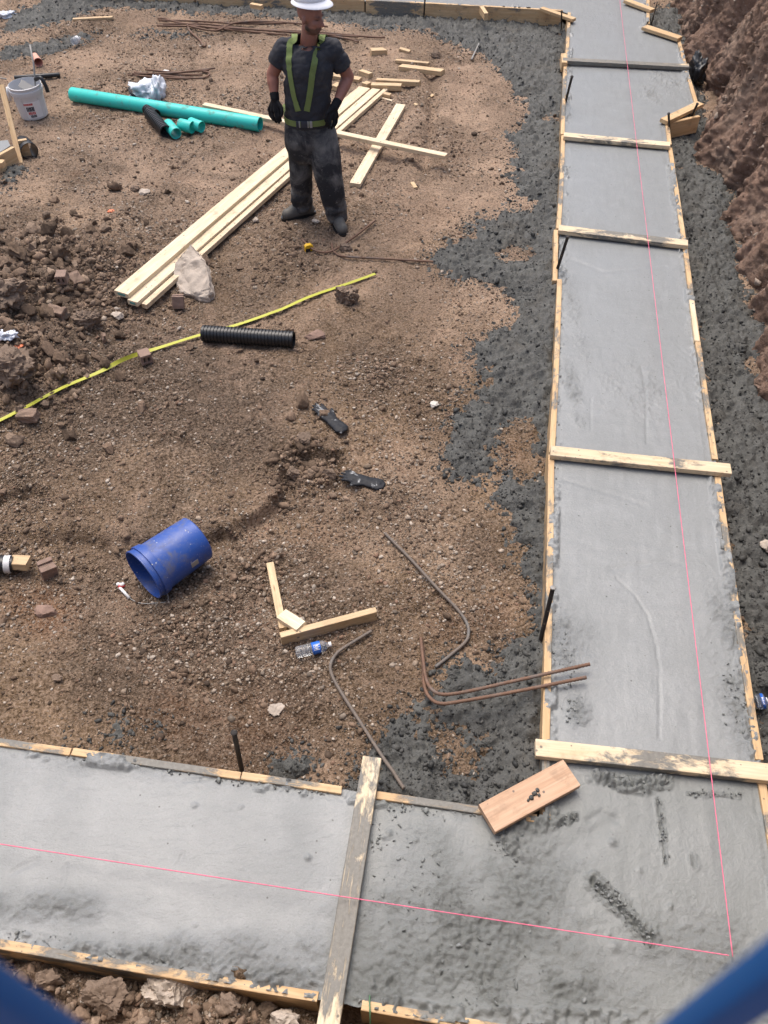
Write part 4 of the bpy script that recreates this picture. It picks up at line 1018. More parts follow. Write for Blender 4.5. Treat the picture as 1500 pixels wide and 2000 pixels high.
# stakes
STG = 'steel stakes holding the forms'
def stake(label, top, ztop, bot, r=.0125, zb=None):
    p1 = at(*top, ztop); p0 = gat(*bot, -.05) if zb is None else at(*bot, zb)
    mb = MB(); d = (p1 - p0)
    P = [p0 + d * t for t in np.linspace(0, 1, 12)]; mb.tube(P, [r] * 11 + [r * 1.03], 10)
    o = mb.build('steel_stake', M['stake'], None, angle=40); mb2 = MB(); a = d.normalized()
    mb2.tube([p1 - a * .006, p1 + a * .001, p1 + a * .004], [r * 1.05, r * 1.35, r * 1.15], 10); mb2.build('hammered_head', M['grey_metal'] if 'bright' in label else M['stake'], o, True)
    prop(o, label, 'stake', STG); return o
stake('upright stake standing behind the near strip', (457, 1431), .44, (474, 1512))
stake('leaning stake with a bright worn tip beside the twin rebars', (1080, 1148), .47, (1054, 1258))
stake('leaning stake beside the splintered form board', (1109, 462), .50, (1083, 543))
stake('leaning stake between the two farthest inner form boards', (1117, 150), .52, (1099, 222))
stake('stake against the form under the diagonal brace', (1306, 222), .36, (1308, 275), .011)
stake('stake leaning in front of the boxed end board', (1362, 203), .34, (1340, 250), .011)
stake('thin stake at the far corner under the flat short board', (1097, 22), .36, (1096, 60), .009)
stake('small stake half hidden by the far strip form', (830, 0), .40, (828, 34), .009)
rebar('thin wire stake leaning against the far notch by the bank', [at(1284, 4, .45), at(1272, 47, .05)], .008, 'rust_grey', False, 'wire_stake', None, 'stake')
rebar('thin whitish stick lying on the dark spill', gl([(936, 84), (921, 116)], .03), .010, 'grey_metal', False, 'thin_stick', None, 'stick')

# ================================================================== STRING LINES
def string(label, a, b, z):
    p0 = at(*a, z); p1 = at(*b, z); d = p1 - p0; n = 260; mb = MB()
    P = [p0 + d * (i / n) - Vector((0, 0, .004 * math.sin(math.pi * i / n))) for i in range(n + 1)]
    mb.tube(P, [.0020 * (1.25 if i % 2 else .9) for i in range(n + 1)], 6); o = mb.build('string_line', M['pink'], None, True); prop(o, label, 'string', 'pink builder strings'); origin_to(o, p0)
string('pink string stretched along the long strip towards the far end', (1207, -30), (1431, 1868), .262)
string('pink string stretched along the near strip from the left edge', (-120, 1630), (1424, 1866), .262)

# ================================================================== PIPES
def pipe(name, label, cat, p0, p1, r, mat, wall=.006, prof=None, n=28, group=None):
    p0 = Vector(p0); p1 = Vector(p1); L = (p1 - p0).length; mb = MB()
    out = prof(L) if prof else [(0, r - .001), (.002, r), (L - .002, r), (L, r - .001)]
    inn = [(L, r - wall), (0, r - wall)] if not prof else [(L, r - wall * 1.5), (0, r - wall * 1.5)]
    mb.lathe(p0, p1, out + inn, n, closed=True); o = mb.build(name, M[mat], None, angle=50); prop(o, label, cat, group); origin_to(o, p0); return o
def lay(px, r, dz=0.0):
    return at(px[0], px[1], flat_z(*at(*px).to_2d(), .08) + r * .93 + dz)
pipe('drain_pipe', 'long muddy teal drain pipe lying across the soil', 'pipe', lay((141, 184), .070), lay((508, 243), .070), .071, 'teal', .007)
TG = 'short cut teal pipes'
pipe('drain_pipe', 'short cut of teal pipe next to the black corrugated fitting', 'pipe', lay((328, 243), .057), lay((344, 261), .057), .057, 'teal', group=TG)
pipe('drain_pipe', 'short cut of teal pipe in the middle with dirty rim', 'pipe', lay((352, 243), .062), lay((376, 249), .062), .060, 'teal', group=TG)
pipe('drain_pipe', 'short cut of teal pipe half tucked against the long one', 'pipe', lay((372, 240), .06), lay((394, 248), .06), .056, 'teal', group=TG)
def corr(pitch, amp, r):
    def f(L):
        k = int(L / pitch); P = []
        for i in range(k):
            s = L * i / k; q = L / k
            P += [(s + q * .05, r - amp), (s + q * .22, r - amp), (s + q * .34, r), (s + q * .80, r), (s + q * .94, r - amp)]
        return [(0, r - amp * .5)] + P + [(L, r - amp * .5)]
    return f
pipe('corrugated_pipe', 'length of black corrugated pipe lying over the yellow tape', 'pipe', lay((396, 651), .062), lay((574, 663), .062), .064, 'black_plastic', .004, corr(.0255, .009, .064), 32)
pipe('pipe_fitting', 'black ribbed pipe fitting lying against short teal pipes', 'fitting', lay((292, 221), .06, .01), lay((324, 257), .06), .062, 'black_plastic', .004, corr(.034, .012, .062), 24, 'black ribbed fittings')
pipe('pipe_fitting', 'smaller black ribbed fitting behind the other one', 'fitting', lay((285, 213), .05, .02), lay((306, 224), .05, .02), .05, 'black_plastic', .004, corr(.03, .01, .05), 24, 'black ribbed fittings')
pipe('black_pipe', 'black pipe stub behind the small pad form at the left', 'pipe', lay((44, 282), .08), lay((58, 296), .08), .085, 'black_plastic')
pipe('black_pipe', 'thin straight black tube lying behind the white bucket', 'pipe', gat(28, 152, .04), gat(117, 146, .03), .024, 'black_plastic')
mb = MB()
p0 = lay((-60, 1104), .052); p1 = lay((26, 1102), .052); L = (p1 - p0).length
mb.lathe(p0, p1, [(0, .04), (.004, .052), (L * .55, .052), (L * .57, .056), (L * .8, .056), (L * .82, .050), (L - .03, .05), (L, .047), (L, .0)], 24)
o = mb.build('wrapped_fitting', M['black_plastic'], None, angle=45); prop(o, 'black wrapped pipe end at the left edge with wood stuck in it', 'fitting')
mb = MB(); ax = (p1 - p0).normalized(); mb.lathe(p0 + ax * (L - .05), p1, [(0, .0525), (.006, .055), (.018, .052), (.026, .0555), (.038, .053)], 24, closed=False); mb.build('tape_band', M['white_plastic'], o, angle=45)
origin_to_none = None
board('wood_offcut', 'end of a muddy board sticking out of the black wrapped pipe', 'offcut', at(20, 1092, p1.z + .03), at(55, 1094, p1.z + .025), .085, .05, 'scrap', R(-12), None, .05)

# ================================================================== BUCKETS
def bucket(name, label, cat, p0, p1, r_rim, r_base, mat, n=48):
    """p0 centre of the open rim, p1 centre of the base"""
    p0 = Vector(p0); p1 = Vector(p1); L = (p1 - p0).length; o_ = r_rim
    S = lambda t: r_rim * .955 + (r_base - r_rim * .955) * t
    prof = [(0, o_ - .004), (.003, o_), (.010, o_), (.013, o_ - .004), (.036, o_ - .006), (.038, o_ + .003), (.045, o_ + .004), (.082, o_ - .001), (.085, S(.25)), (.09, S(.26))]
    prof += [(L * t, S(t)) for t in (.4, .6, .8, .95)] + [(L - .006, r_base), (L, r_base - .006), (L - .004, r_base - .014), (L - .004, 0.0)]
    inn = [(L - .012, 0.0), (L - .012, r_base - .008), (L * .5, S(.5) - .004), (.06, o_ - .012), (.0, o_ - .007)]
    mb = MB(); mb.lathe(p0, p1, prof[:-1], n); mb.f = mb.f[:-2]; mb.m = mb.m[:-2]
    k = len(prof) - 1; mb.add([p1 - (p1 - p0).normalized() * .004], []); c = len(mb.v) - 1
    for j in range(n): mb.f.append(((k - 1) * n + j, (k - 1) * n + (j + 1) % n, c)); mb.m.append(0)
    b2 = MB(); b2.lathe(p0, p1, inn[1:], n); b2.f = b2.f[:-2]; b2.m = b2.m[:-2]; base = len(mb.v); mb.add(b2.v, b2.f)
    mb.add([p0 + (p1 - p0).normalized() * (L - .012)], []); c = len(mb.v) - 1
    for j in range(n): mb.f.append((base + j, base + (j + 1) % n, c)); mb.m.append(0)
    for j in range(n): mb.f.append((j, (j + 1) % n, base + 4 * 0 + (len(inn) - 2) * n + (j + 1) % n, base + (len(inn) - 2) * n + j)); mb.m.append(0)
    o = mb.build(name, M[mat], None, angle=40); prop(o, label, cat); return o
# blue bucket on its side
gzb = flat_z(*at(320, 1120).to_2d(), .12)
rim_c = at(279, 1124, gzb + .160); base_c = at(372, 1060, gzb + .160)
dirv = (base_c - rim_c).normalized(); base_c = rim_c + dirv * .39
BB = bucket('blue_bucket', 'scuffed blue plastic bucket lying on its side, mouth towards the lower left', 'bucket', rim_c, base_c, .163, .144, 'blue_plastic')
# wire bail with its grip
ax = dirv; up = Vector((0, 0, 1)); sd = ax.cross(up).normalized(); u2 = sd.cross(ax)
e0 = rim_c + ax * .06 + sd * .158 - u2 * .06; e1 = rim_c + ax * .06 - sd * .157 + u2 * .03
hp = [at(327, 1174, gzb + .03), at(300, 1178, gzb + .015), at(275, 1178, gzb + .012), at(253, 1168, gzb + .012), at(234, 1148, gzb + .02)]
low = rim_c + ax * .055 + sd * .10 - u2 * .115
best = min((rim_c + ax * .06 + (sd * math.cos(t) + u2 * math.sin(t)) * .155 for t in np.linspace(0, 6.28, 60)), key=lambda q: (q - hp[0]).length)
mb = MB(); mb.tube(resample(curve_pts([best] + hp, 8), .01), .0028, 7); h_ = mb.build('bail_wire', M['grey_metal'], BB, True)
mb = MB(); g0, g1 = hp[3], hp[4]; mb.tube([g0, g0 + (g1 - g0) * .5 + Vector((0, 0, .003)), g1], .009, 10); mb.build('grip_tube', M['white'], h_, True)
mb = MB()
for k in range(5):
    c = g1 + Vector((random.uniform(-.012, .02), random.uniform(-.005, .02), random.uniform(-.002, .012))); mb.add([c + Vector(q) * .013 for q in v0], f0, 1 if k in (1, 4) else 0)
mb.build('grip_tape', [M['white'], M['pinkred']], h_, True)
mb = MB()
lb = None
for j in range(7):
    pass
def patch_on_lathe(p0, p1, rfun, d0, d1, a0, a1, lift=.0015, n=10):
    p0 = Vector(p0); ax = (Vector(p1) - p0).normalized(); up = Vector((0, 0, 1)) if abs(ax.z) < .95 else Vector((1, 0, 0))
    a = (up - ax * up.dot(ax)).normalized(); b = ax.cross(a); vs = []
    for L_ in (lift, -lift * 2):
        for d in (d0, d1):
            for j in range(n + 1):
                t = a0 + (a1 - a0) * j / n; r_ = rfun(d) + L_; vs.append(p0 + ax * d + (a * math.cos(t) + b * math.sin(t)) * r_)
    k = n + 1; fs = []
    for j in range(n):
        fs += [(j, j + 1, k + j + 1, k + j), (2 * k + j, 3 * k + j, 3 * k + j + 1, 2 * k + j + 1), (j, 2 * k + j, 2 * k + j + 1, j + 1), (k + j, k + j + 1, 3 * k + j + 1, 3 * k + j)]
    fs += [(0, k, 3 * k, 2 * k), (n, 2 * k + n, 3 * k + n, k + n)]
    return vs, fs
def ang_of(p0, p1, q):
    ax = (Vector(p1) - Vector(p0)).normalized(); up = Vector((0, 0, 1)) if abs(ax.z) < .95 else Vector((1, 0, 0))
    a = (up - ax * up.dot(ax)).normalized(); b = ax.cross(a); v = Vector(q) - Vector(p0); return math.atan2(v.dot(b), v.dot(a))
rf = lambda d: .163 * .955 + (.144 - .163 * .955) * d / .39
c_ = Vector((0, 0, CAMZ)); tcam = ang_of(rim_c, base_c, c_)
s1 = 1 if ang_of(rim_c, base_c, rim_c + Vector((0, 0, -1)) + Vector((.6, -.6, 0))) > tcam else -1
vs_, fs_ = patch_on_lathe(rim_c, base_c, rf, .235, .285, tcam + s1 * .75, tcam + s1 * 1.0); mb.add(vs_, fs_); mb.build('worn_label', M['grey_metal'], BB)
# white bucket
gw = flat_z(*at(50, 205).to_2d(), .08)
wr = at(49, 163, gw + .33); wb = Vector((wr.x, wr.y, gw + .005)); wr = wr + Vector((-.01, 0, 0))
WB = bucket('white_bucket', 'dirty white bucket holding tools with a red and black printed label', 'bucket', wr, wb, .168, .140, 'white_plastic')
rf2 = lambda d: .168 * .955 + (.140 - .168 * .955) * d / .325
tc2 = ang_of(wr, wb, c_)
def lab(name, d0, d1, a0, a1, mat, par, lift=.002):
    mb = MB(); vs_, fs_ = patch_on_lathe(wr, wb, rf2, d0, d1, tc2 + a0, tc2 + a1, lift); mb.add(vs_, fs_); return mb.build(name, M[mat], par)
sgn = 1 if (ang_of(wr, wb, wr + Vector((1, 0, -.1))) - tc2 + math.pi) % (2 * math.pi) - math.pi > 0 else -1
LBL = lab('label', .135, .30, -.62 * 1, .5, 'white', WB, .0015)
def word(d0, d1, a0, a1, mat, n, par):
    mb = MB(); st = (a1 - a0) / n
    for k in range(n):
        f = random.uniform(.62, .88); vs_, fs_ = patch_on_lathe(wr, wb, rf2, d0, d1, tc2 + sgn * (a0 + st * k), tc2 + sgn * (a0 + st * (k + f)), .003, 3); mb.add(vs_, fs_)
    return mb.build('printed_line', M[mat], par)
word(.145, .165, -.52, .10, 'pinkred', 9, LBL); word(.180, .225, -.42, .12, 'ink', 6, LBL); word(.232, .258, -.36, .14, 'pinkred', 5, LBL); word(.264, .290, -.28, .14, 'ink', 6, LBL)
mb = MB(); q = wr + Vector((-.175, -.02, -.06)); mb.tube([q + Vector((0, 0, .03)), q + Vector((-.01, -.01, -.02)), q + Vector((-.012, -.01, -.10))], .018, 8); mb.build('bail_grip', M['white'], WB, True)
# tools standing in the bucket
mb = MB(); mb.tube([wr + Vector((.05, .02, -.25)), wr + Vector((.11, .03, .02)), wr + Vector((.12, .10, .16)), wr + Vector((.10, .2, .30))], .009, 8)
o = mb.build('trowel', M['grey_metal'], None, True); prop(o, 'trowel with a black grip hooked over the white bucket rim', 'trowel'); origin_to(o, wr + Vector((.05, .02, -.25)))
mb = MB(); mb.tube(curve_pts([wr + Vector((.12, .02, .03)), wr + Vector((.19, -.01, .06)), wr + Vector((.225, -.03, .0)), wr + Vector((.235, -.04, -.07))], 5), .02, 10); mb.build('handle', M['black_plastic'], o, True)
mb = MB(); mb.box(Matrix.Translation(wr + Vector((.04, -.03, -.03))) @ Matrix.Rotation(.6, 4, 'Y') @ Matrix.Rotation(.4, 4, 'X'), .17, .10, .006, bev=.002); mb.build('blade', M['grey_metal'], o)
mb = MB(); pc0 = gat(68, 108, .05); pc1 = gat(75, 122, .05); L = (pc1 - pc0).length
mb.lathe(pc0, pc1, [(0, .03), (L, .05), (L, .046), (.01, .027), (.01, 0)], 20); o = mb.build('paper_cup', M['salmon'], None, angle=40); prop(o, 'small salmon coloured cup tipped over beyond the white bucket', 'cup'); origin_to(o, pc0)
# grey shovel blade at the left edge
mb = MB(); sp0 = gat(-8, 158, .02); sM = Matrix.Translation(gat(6, 152, .02)) @ Matrix.Rotation(-.3, 4, 'Z') @ Matrix.Rotation(-1.0, 4, 'X')
out = [(-.10, .32), (-.13, .15), (-.11, .05), (-.05, 0), (.03, .0), (.09, .06), (.12, .2), (.11, .30), (.05, .35), (-.05, .35)]
nO = len(out); vs_ = []
for zz in (0, -.008):
    for (x, y) in out: vs_.append(sM @ Vector((x, y, zz + .9 * x * x)))
    vs_.append(sM @ Vector((0, .18, zz - .02)))
fs_ = [(i, (i + 1) % nO, nO) for i in range(nO)] + [(nO + 1 + (i + 1) % nO, nO + 1 + i, 2 * nO + 1) for i in range(nO)] + [(i, nO + 1 + i, nO + 1 + (i + 1) % nO, (i + 1) % nO) for i in range(nO)]
mb.add(vs_, fs_); o = mb.build('shovel', M['grey_metal'], None, angle=40); prop(o, 'grey shovel blade leaning at the left edge behind the white bucket', 'shovel')
mb = MB(); mb.tube([sM @ Vector((0, .30, 0)), sM @ Vector((-.02, .6, .02)), sM @ Vector((-.25, 1.0, .0))], .018, 8); mb.build('handle', M['scrap'], o, True)

# ================================================================== WATER BOTTLES
def bottle(label, p0, p1, r, lab_mat='bottle_blue'):
    p0 = Vector(p0); p1 = Vector(p1); L = (p1 - p0).length; ax = (p1 - p0).normalized(); mb = MB()
    prof = [(0, r * .55), (.004, r * .85), (.012, r * .97)]
    for t in np.linspace(.1, .42, 9): prof.append((L * t, r * (1 if int(t * 100) % 8 < 4 else .93)))
    prof += [(L * .45, r * .97), (L * .70, r * .97), (L * .78, r * .9), (L * .86, r * .55), (L * .91, r * .36), (L * .93, r * .36)]
    mb.lathe(p0, p1, prof, 24); o = mb.build('water_bottle', M['clear'], None, angle=50); prop(o, label, 'bottle')
    mb = MB(); mb.lathe(p0 + ax * L * .46, p1, [(0, r * .985), (.0005, r * 1.0), (L * .23, r * 1.0), (L * .2305, r * .985)], 24); l_ = mb.build('label', M[lab_mat], o, angle=50)
    mb = MB(); mb.lathe(p0 + ax * L * .925, p1, [(0, r * .42), (L * .07, r * .42), (L * .075, r * .36)], 16); mb.build('cap', M['white'], o, angle=40)
    mb = MB(); t0 = ang_of(p0, p1, c_)
    for d0, d1, a0, a1 in ((.50, .505, -.5, .4), (.50, .66, -.5, -.42), (.50, .66, -.1, -.02), (.50, .66, .30, .38), (.54, .62, -.35, -.2), (.54, .62, .06, .2)):
        vs_, fs_ = patch_on_lathe(p0, p1, lambda d: r, L * d0, L * d1, t0 + a0, t0 + a1, .0012, 4); mb.add(vs_, fs_)
    mb.build('emblem', M['white'], l_); return o
zb_ = flat_z(*at(610, 1272).to_2d(), .05) + .034
bottle('clear water bottle with a blue label lying against the offcut', at(577, 1275, zb_), at(647, 1258, zb_), .034)
zb_ = flat_z(*at(1485, 1372).to_2d(), .05) + .035
bottle('crushed bottle with blue wrap lying in the ditch by the right form', at(1476, 1372, zb_), at(1499, 1368, zb_ + .02), .040)
zb_ = flat_z(*at(148, 80).to_2d(), .05) + .03
bottle('milky bottle lying on the far mud patch', at(141, 82, zb_), at(156, 74, zb_), .04, 'white')

# ================================================================== CLOTH AND RUBBISH
def crumple(name, label, cat, px, size, mat, seed, extra=None, amp=.5):
    v, f = ico(4); p = gat(*px); p.z = flat_z(p.x, p.y, .1)
    q = []
    for c in v:
        w_ = Vector(c); nn = mnoise.fractal(w_ * 1.7 + Vector((seed, 0, 0)), 0.8, 2.2, 5) ; rg = abs(mnoise.noise(w_ * 3.2 + Vector((0, seed, 0))))
        s = 1 + amp * nn - amp * .8 * rg
        q.append(Vector((w_.x * size[0] * s, w_.y * size[1] * s, max(w_.z, -.25) * size[2] * s + size[2] * .25)))
    mb = MB(); mb.add([p + x for x in q], f); o = mb.build(name, M[mat], None, True); prop(o, label, cat); origin_to(o, p)
    return o, p
o, p = crumple('crumpled_cloth', 'crumpled white cloth with dark hems behind the teal pipe', 'cloth', (284, 184), (.20, .15, .10), 'white_cloth', 3)
for k, (a, b) in enumerate((((252, 172), (268, 192)), ((304, 196), (326, 200)))):
    mb = MB(); mb.tube(curve_pts([gat(a[0], a[1], .03), gat((a[0] + b[0]) / 2 - 4, (a[1] + b[1]) / 2, .09), gat(b[0], b[1], .03)], 6), .014, 8); mb.build('hem', M['dark_cloth'], o, True)
v, f = ico(4)
mb = MB(); c = gat(308, 178, .05)
mb.add([c + Vector((w_[0] * .075, w_[1] * .14, w_[2] * .15)) * (1 + .45 * mnoise.fractal(Vector(w_) * 2.2, .8, 2.2, 4)) for w_ in v], f); mb.build('sleeve', M['white_cloth'], o, True)
crumple('plastic_bag', 'dark glossy plastic bag stuffed between the form and the bank', 'bag', (1357, 158), (.10, .16, .20), 'black_plastic', 9)
crumple('plastic_scrap', 'white scrap of plastic on the heap at the left edge', 'plastic scrap', (16, 655), (.07, .055, .04), 'white_cloth', 14)
crumple('plastic_scrap', 'pale blue scrap at the far left corner on the mud', 'plastic scrap', (12, 33), (.12, .07, .05), 'white_cloth', 17)
crumple('orange_flake', 'flake of orange paint on the heap by the white scrap', 'paint flake', (52, 718), (.035, .02, .012), 'orange', 19)
crumple('orange_flake', 'orange flake on the soil left of the lumber stack', 'paint flake', (217, 414), (.03, .025, .01), 'orange', 23)
crumple('orange_flag', 'orange marker scrap at the base of the far form', 'marker', (828, 27), (.03, .02, .06), 'orange', 29)

# ================================================================== GLOVES ON THE GROUND
def glove_ground(label, wrist, tip, seed, thumb):
    zz = flat_z(*gat(*wrist).to_2d(), .05); p0 = at(*wrist, zz + .012); p1 = at(*tip, zz + .014); L = (p1 - p0).length; X = (p1 - p0).normalized(); Yv = Vector((0, 0, 1)).cross(X).normalized() * thumb; Z = Vector((0, 0, 1))
    mb = MB(); r_ = random.Random(seed)
    def P(x, y, z=0): return p0 + X * (x * L) + Yv * y + Z * z
    def blob(a, b, ra, rb, fl=.5): mb.tube([a + (a - b).normalized() * ra * .6, a, a + (b - a) * .35, a + (b - a) * .7, b, b + (b - a).normalized() * rb * .7], [ra * .55, ra, ra * .65 + rb * .35, ra * .3 + rb * .7, rb, rb * .5], 14, ellip=(fl, 1))
    blob(P(0, 0), P(.36, .0), .052, .043, .34); blob(P(.30, 0), P(.66, .004), .044, .048, .40)
    for k, (y0, l, y1) in enumerate(((.034, .24, .042), (.012, .33, .016), (-.011, .31, -.010), (-.033, .25, -.036))):
        bend = r_.uniform(.0, .008); m_ = P(.62 + l * .55, (y0 + y1) / 2 + r_.uniform(-.003, .003), .006 + bend)
        blob(P(.60, y0 * .9), m_, .0125, .0115, .8); blob(m_, P(.62 + l, y1, .0), .0115, .009, .8)
    blob(P(.40, .036), P(.60, .066, .004), .015, .0115, .8)
    me = remeshed(mb, .0045, 3); co_ = mesh_co(me)
    for i, v_ in enumerate(me.vertices): v_.co += Vector(v_.normal) * .0035 * mnoise.noise(v_.co * 38)
    o = link_mesh('work_glove', me, M['glove']); prop(o, label, 'glove'); origin_to(o, p0); return o
glove_ground('black work glove lying with pale fingertips up, nearer the tape', (668, 838), (610, 788), 4, -1)
glove_ground('black work glove with a white splash, beside the cracked clods', (742, 947), (660, 925), 8, 1)

# ================================================================== TAPE MEASURE
def ribbon(name, label, cat, px, width, mat, dz=.012, tilt=None, thick=.0012):
    P = resample(curve_pts([gat(a, b, dz) for a, b in px], 10), .03); n = len(P); mb = MB(); vs = []
    for i in range(n):                      # keep above the soil
        P[i].z = max(P[i].z, gz(P[i].x, P[i].y) + .011)
    zs = [p.z for p in P]
    for _ in range(160): zs = [max(zs[i], (zs[max(i - 1, 0)] + zs[i] + zs[min(i + 1, n - 1)]) / 3) for i in range(n)]
    for i in range(n):
        P[i].z = zs[i]; t = (P[min(i + 1, n - 1)] - P[max(i - 1, 0)]).normalized(); s = t.cross(Vector((0, 0, 1))).normalized()
        a = tilt(i / (n - 1)) if tilt else 0.0; s = Quaternion(t, a) @ s; nn = s.cross(t)
        up_ = abs(math.sin(a)) * width * .5
        for k, e in ((-.5, 0), (0, -.0015), (.5, 0), (.5, thick), (0, thick - .0015), (-.5, thick)): vs.append(P[i] + s * width * k + nn * e + Vector((0, 0, up_)))
    fs = [(i * 6 + j, i * 6 + (j + 1) % 6, i * 6 + 6 + (j + 1) % 6, i * 6 + 6 + j) for i in range(n - 1) for j in range(6)] + [tuple(range(6))[::-1], tuple((n - 1) * 6 + j for j in range(6))]
    mb.add(vs, fs); o = mb.build(name, M[mat], None, angle=60); prop(o, label, cat); origin_to(o, P[0]); return o, P
TP, TPP = ribbon('measuring_tape', 'yellow measuring tape blade stretched across the soil under the black pipe', 'measuring tape', [(-60, 850), (5, 824), (60, 797), (130, 759), (200, 727), (240, 708), (290, 690), (345, 671), (400, 655), (470, 632), (540, 609), (600, 585), (665, 561), (733, 537)], .030, 'yellow_tape',
       tilt=lambda t: 1.15 * math.exp(-((t - .36) / .05) ** 2))
mb = MB(); p = gat(603, 484, .035); Mx = Matrix.Translation(p) @ Matrix.Rotation(.35, 4, 'Z'); out = [(-.036, -.034), (.036, -.034), (.040, -.02), (.036, .018), (.02, .034), (-.02, .036), (-.036, .022)]
mb.prism(Mx @ Matrix.Rotation(math.pi / 2, 4, 'X'), out, -.02, .02); o = mb.build('tape_case', M['yellow'], None); b_ = o.modifiers.new('b', 'BEVEL'); b_.width = .005; b_.segments = 3; prop(o, 'yellow and black tape measure case by the rebar hook', 'tape measure')
mb = MB(); mb.box(Mx @ Matrix.Translation((-.012, -.0205, -.012)), .04, .003, .034); mb.build('grip_pad', M['black_plastic'], o)

# ================================================================== LONE STONES AND BRICKS
def rock(name, label, cat, px, size, mat, seed, rot=0.0, sink=.25, group=None, jag=.16):
    if mat == 'stone_brown': jag = .26
    if name == 'boulder': jag = .24
    v, f = ico(5 if max(size) > .09 else 4); r_ = np.random.default_rng(seed); v = v.copy()
    for _ in range(13):
        d = r_.normal(size=3); d /= np.linalg.norm(d); lim = .5 + .35 * r_.random(); e = v @ d; v = v - np.where(e > lim, e - lim, 0)[:, None] * d
    v = v * np.array(size)
    p = gat(*px); z = flat_z(p.x, p.y, .04); c, s = math.cos(rot), math.sin(rot); mb = MB(); out = []
    for a in v:
        n_ = mnoise.fractal(Vector(a) * 3.4 / max(size) + Vector((seed, 0, 0)), 0.62, 2.1, 7); k = 1 + jag * n_
        x, y, zz = a * k; out.append((p.x + x * c - y * s, p.y + x * s + y * c, z + zz + size[2] * (1 - 2 * sink) * .8))
    mb.add(out, f); o = mb.build(name, M[mat], None, True); o.data.set_sharp_from_angle(angle=R(38)); prop(o, label, cat, group); origin_to(o, (p.x, p.y, z)); return o
rock('soil_clod', 'round soil clod sitting on the end of the yellow tape', 'clod', (676, 585), (.105, .10, .095), 'stone_brown', 1)
rock('flat_stone', 'flat reddish stone right of the black corrugated pipe', 'stone', (619, 659), (.095, .055, .035), 'stone_red', 2)
rock('stone', 'oval pinkish stone below the brick cube at the left', 'stone', (92, 1195), (.068, .048, .035), 'stone_red', 3)
rock('stone', 'white pebble alone on bare soil right of the gloves', 'stone', (847, 794), (.038, .032, .025), 'stone_white', 4)
rock('stone', 'small angular stone below the oval pinkish stone', 'stone', (113, 1327), (.036, .03, .022), 'stone_brown', 5)
rock('stone', 'pale stone low in the soil left of the S bent rebar', 'stone', (541, 1388), (.045, .04, .02), 'stone_pale', 6)
rock('stone', 'round pebble below the left boot of the stack side', 'stone', (499, 434), (.033, .03, .028), 'stone_pale', 7)
rock('stone', 'light stone between the two boots', 'stone', (617, 434), (.04, .032, .026), 'stone_pale', 8)
rock('stone', 'stone left of the lumber among the rubble, pale and flat', 'stone', (231, 623), (.05, .04, .03), 'stone_pale', 9)
rock('soil_clod', 'big brown lump at the bottom of the left heap', 'clod', (40, 762), (.19, .15, .15), 'stone_brown', 10, sink=.3)
rock('soil_clod', 'dark overhanging lump at the left edge above the white scrap', 'clod', (8, 590), (.22, .16, .16), 'stone_brown', 11, sink=.2)
rock('soil_clod', 'lump beside the brick in the rubble left of the lumber', 'clod', (175, 632), (.12, .09, .08), 'stone_brown', 12)
rock('soil_clod', 'elongated clod standing in the soil crack', 'clod', (572, 930), (.05, .075, .06), 'stone_brown', 13)
rock('soil_clod', 'clod at the upper end of the soil crack', 'clod', (597, 880), (.055, .045, .04), 'stone_brown', 14)
rock('soil_clod', 'clod touching the fingertips of the splashed glove', 'clod', (645, 925), (.055, .045, .04), 'stone_brown', 15)
rock('soil_clod', 'lump near the hooked rebar bend', 'clod', (675, 487), (.07, .05, .05), 'stone_brown', 16)
rock('boulder', 'large pale boulder in the earth heap before the near form', 'boulder', (345, 1948), (.14, .09, .10), 'stone_pale', 17, rot=-.2, sink=.3)
rock('boulder', 'lumpy earth boulder left of the pale one in the heap', 'boulder', (215, 1950), (.10, .08, .075), 'stone_brown', 18, sink=.3)
rock('boulder', 'brown lump at the left end of the near earth heap', 'boulder', (95, 1915), (.07, .05, .055), 'stone_brown', 19, sink=.3)
rock('boulder', 'small grey stone by the foot of the near cross board', 'boulder', (555, 1995), (.07, .05, .05), 'stone_pale', 20, sink=.3)
rock('stone', 'tiny white stone among the earth heap before the near form', 'stone', (165, 1951), (.022, .02, .015), 'stone_white', 21)
rock('boulder', 'brown lump right of the pale boulder in the heap', 'boulder', (450, 1965), (.06, .05, .045), 'stone_brown', 27, sink=.3)
rock('stone', 'dark wet stone on the soil beside the dark spill edge', 'stone', (852, 111), (.06, .05, .05), 'stone_brown', 22)
rock('stone', 'pale stone in the ditch at the right edge', 'stone', (1497, 1075), (.05, .06, .045), 'stone_pale', 23)
rock('stone', 'flat grey stone left of the teal offcuts on the path', 'stone', (282, 378), (.06, .045, .03), 'stone_pale', 24)
rock('stone', 'larger grey stone beside the flat grey one', 'stone', (266, 371), (.05, .04, .03), 'stone_brown', 25)
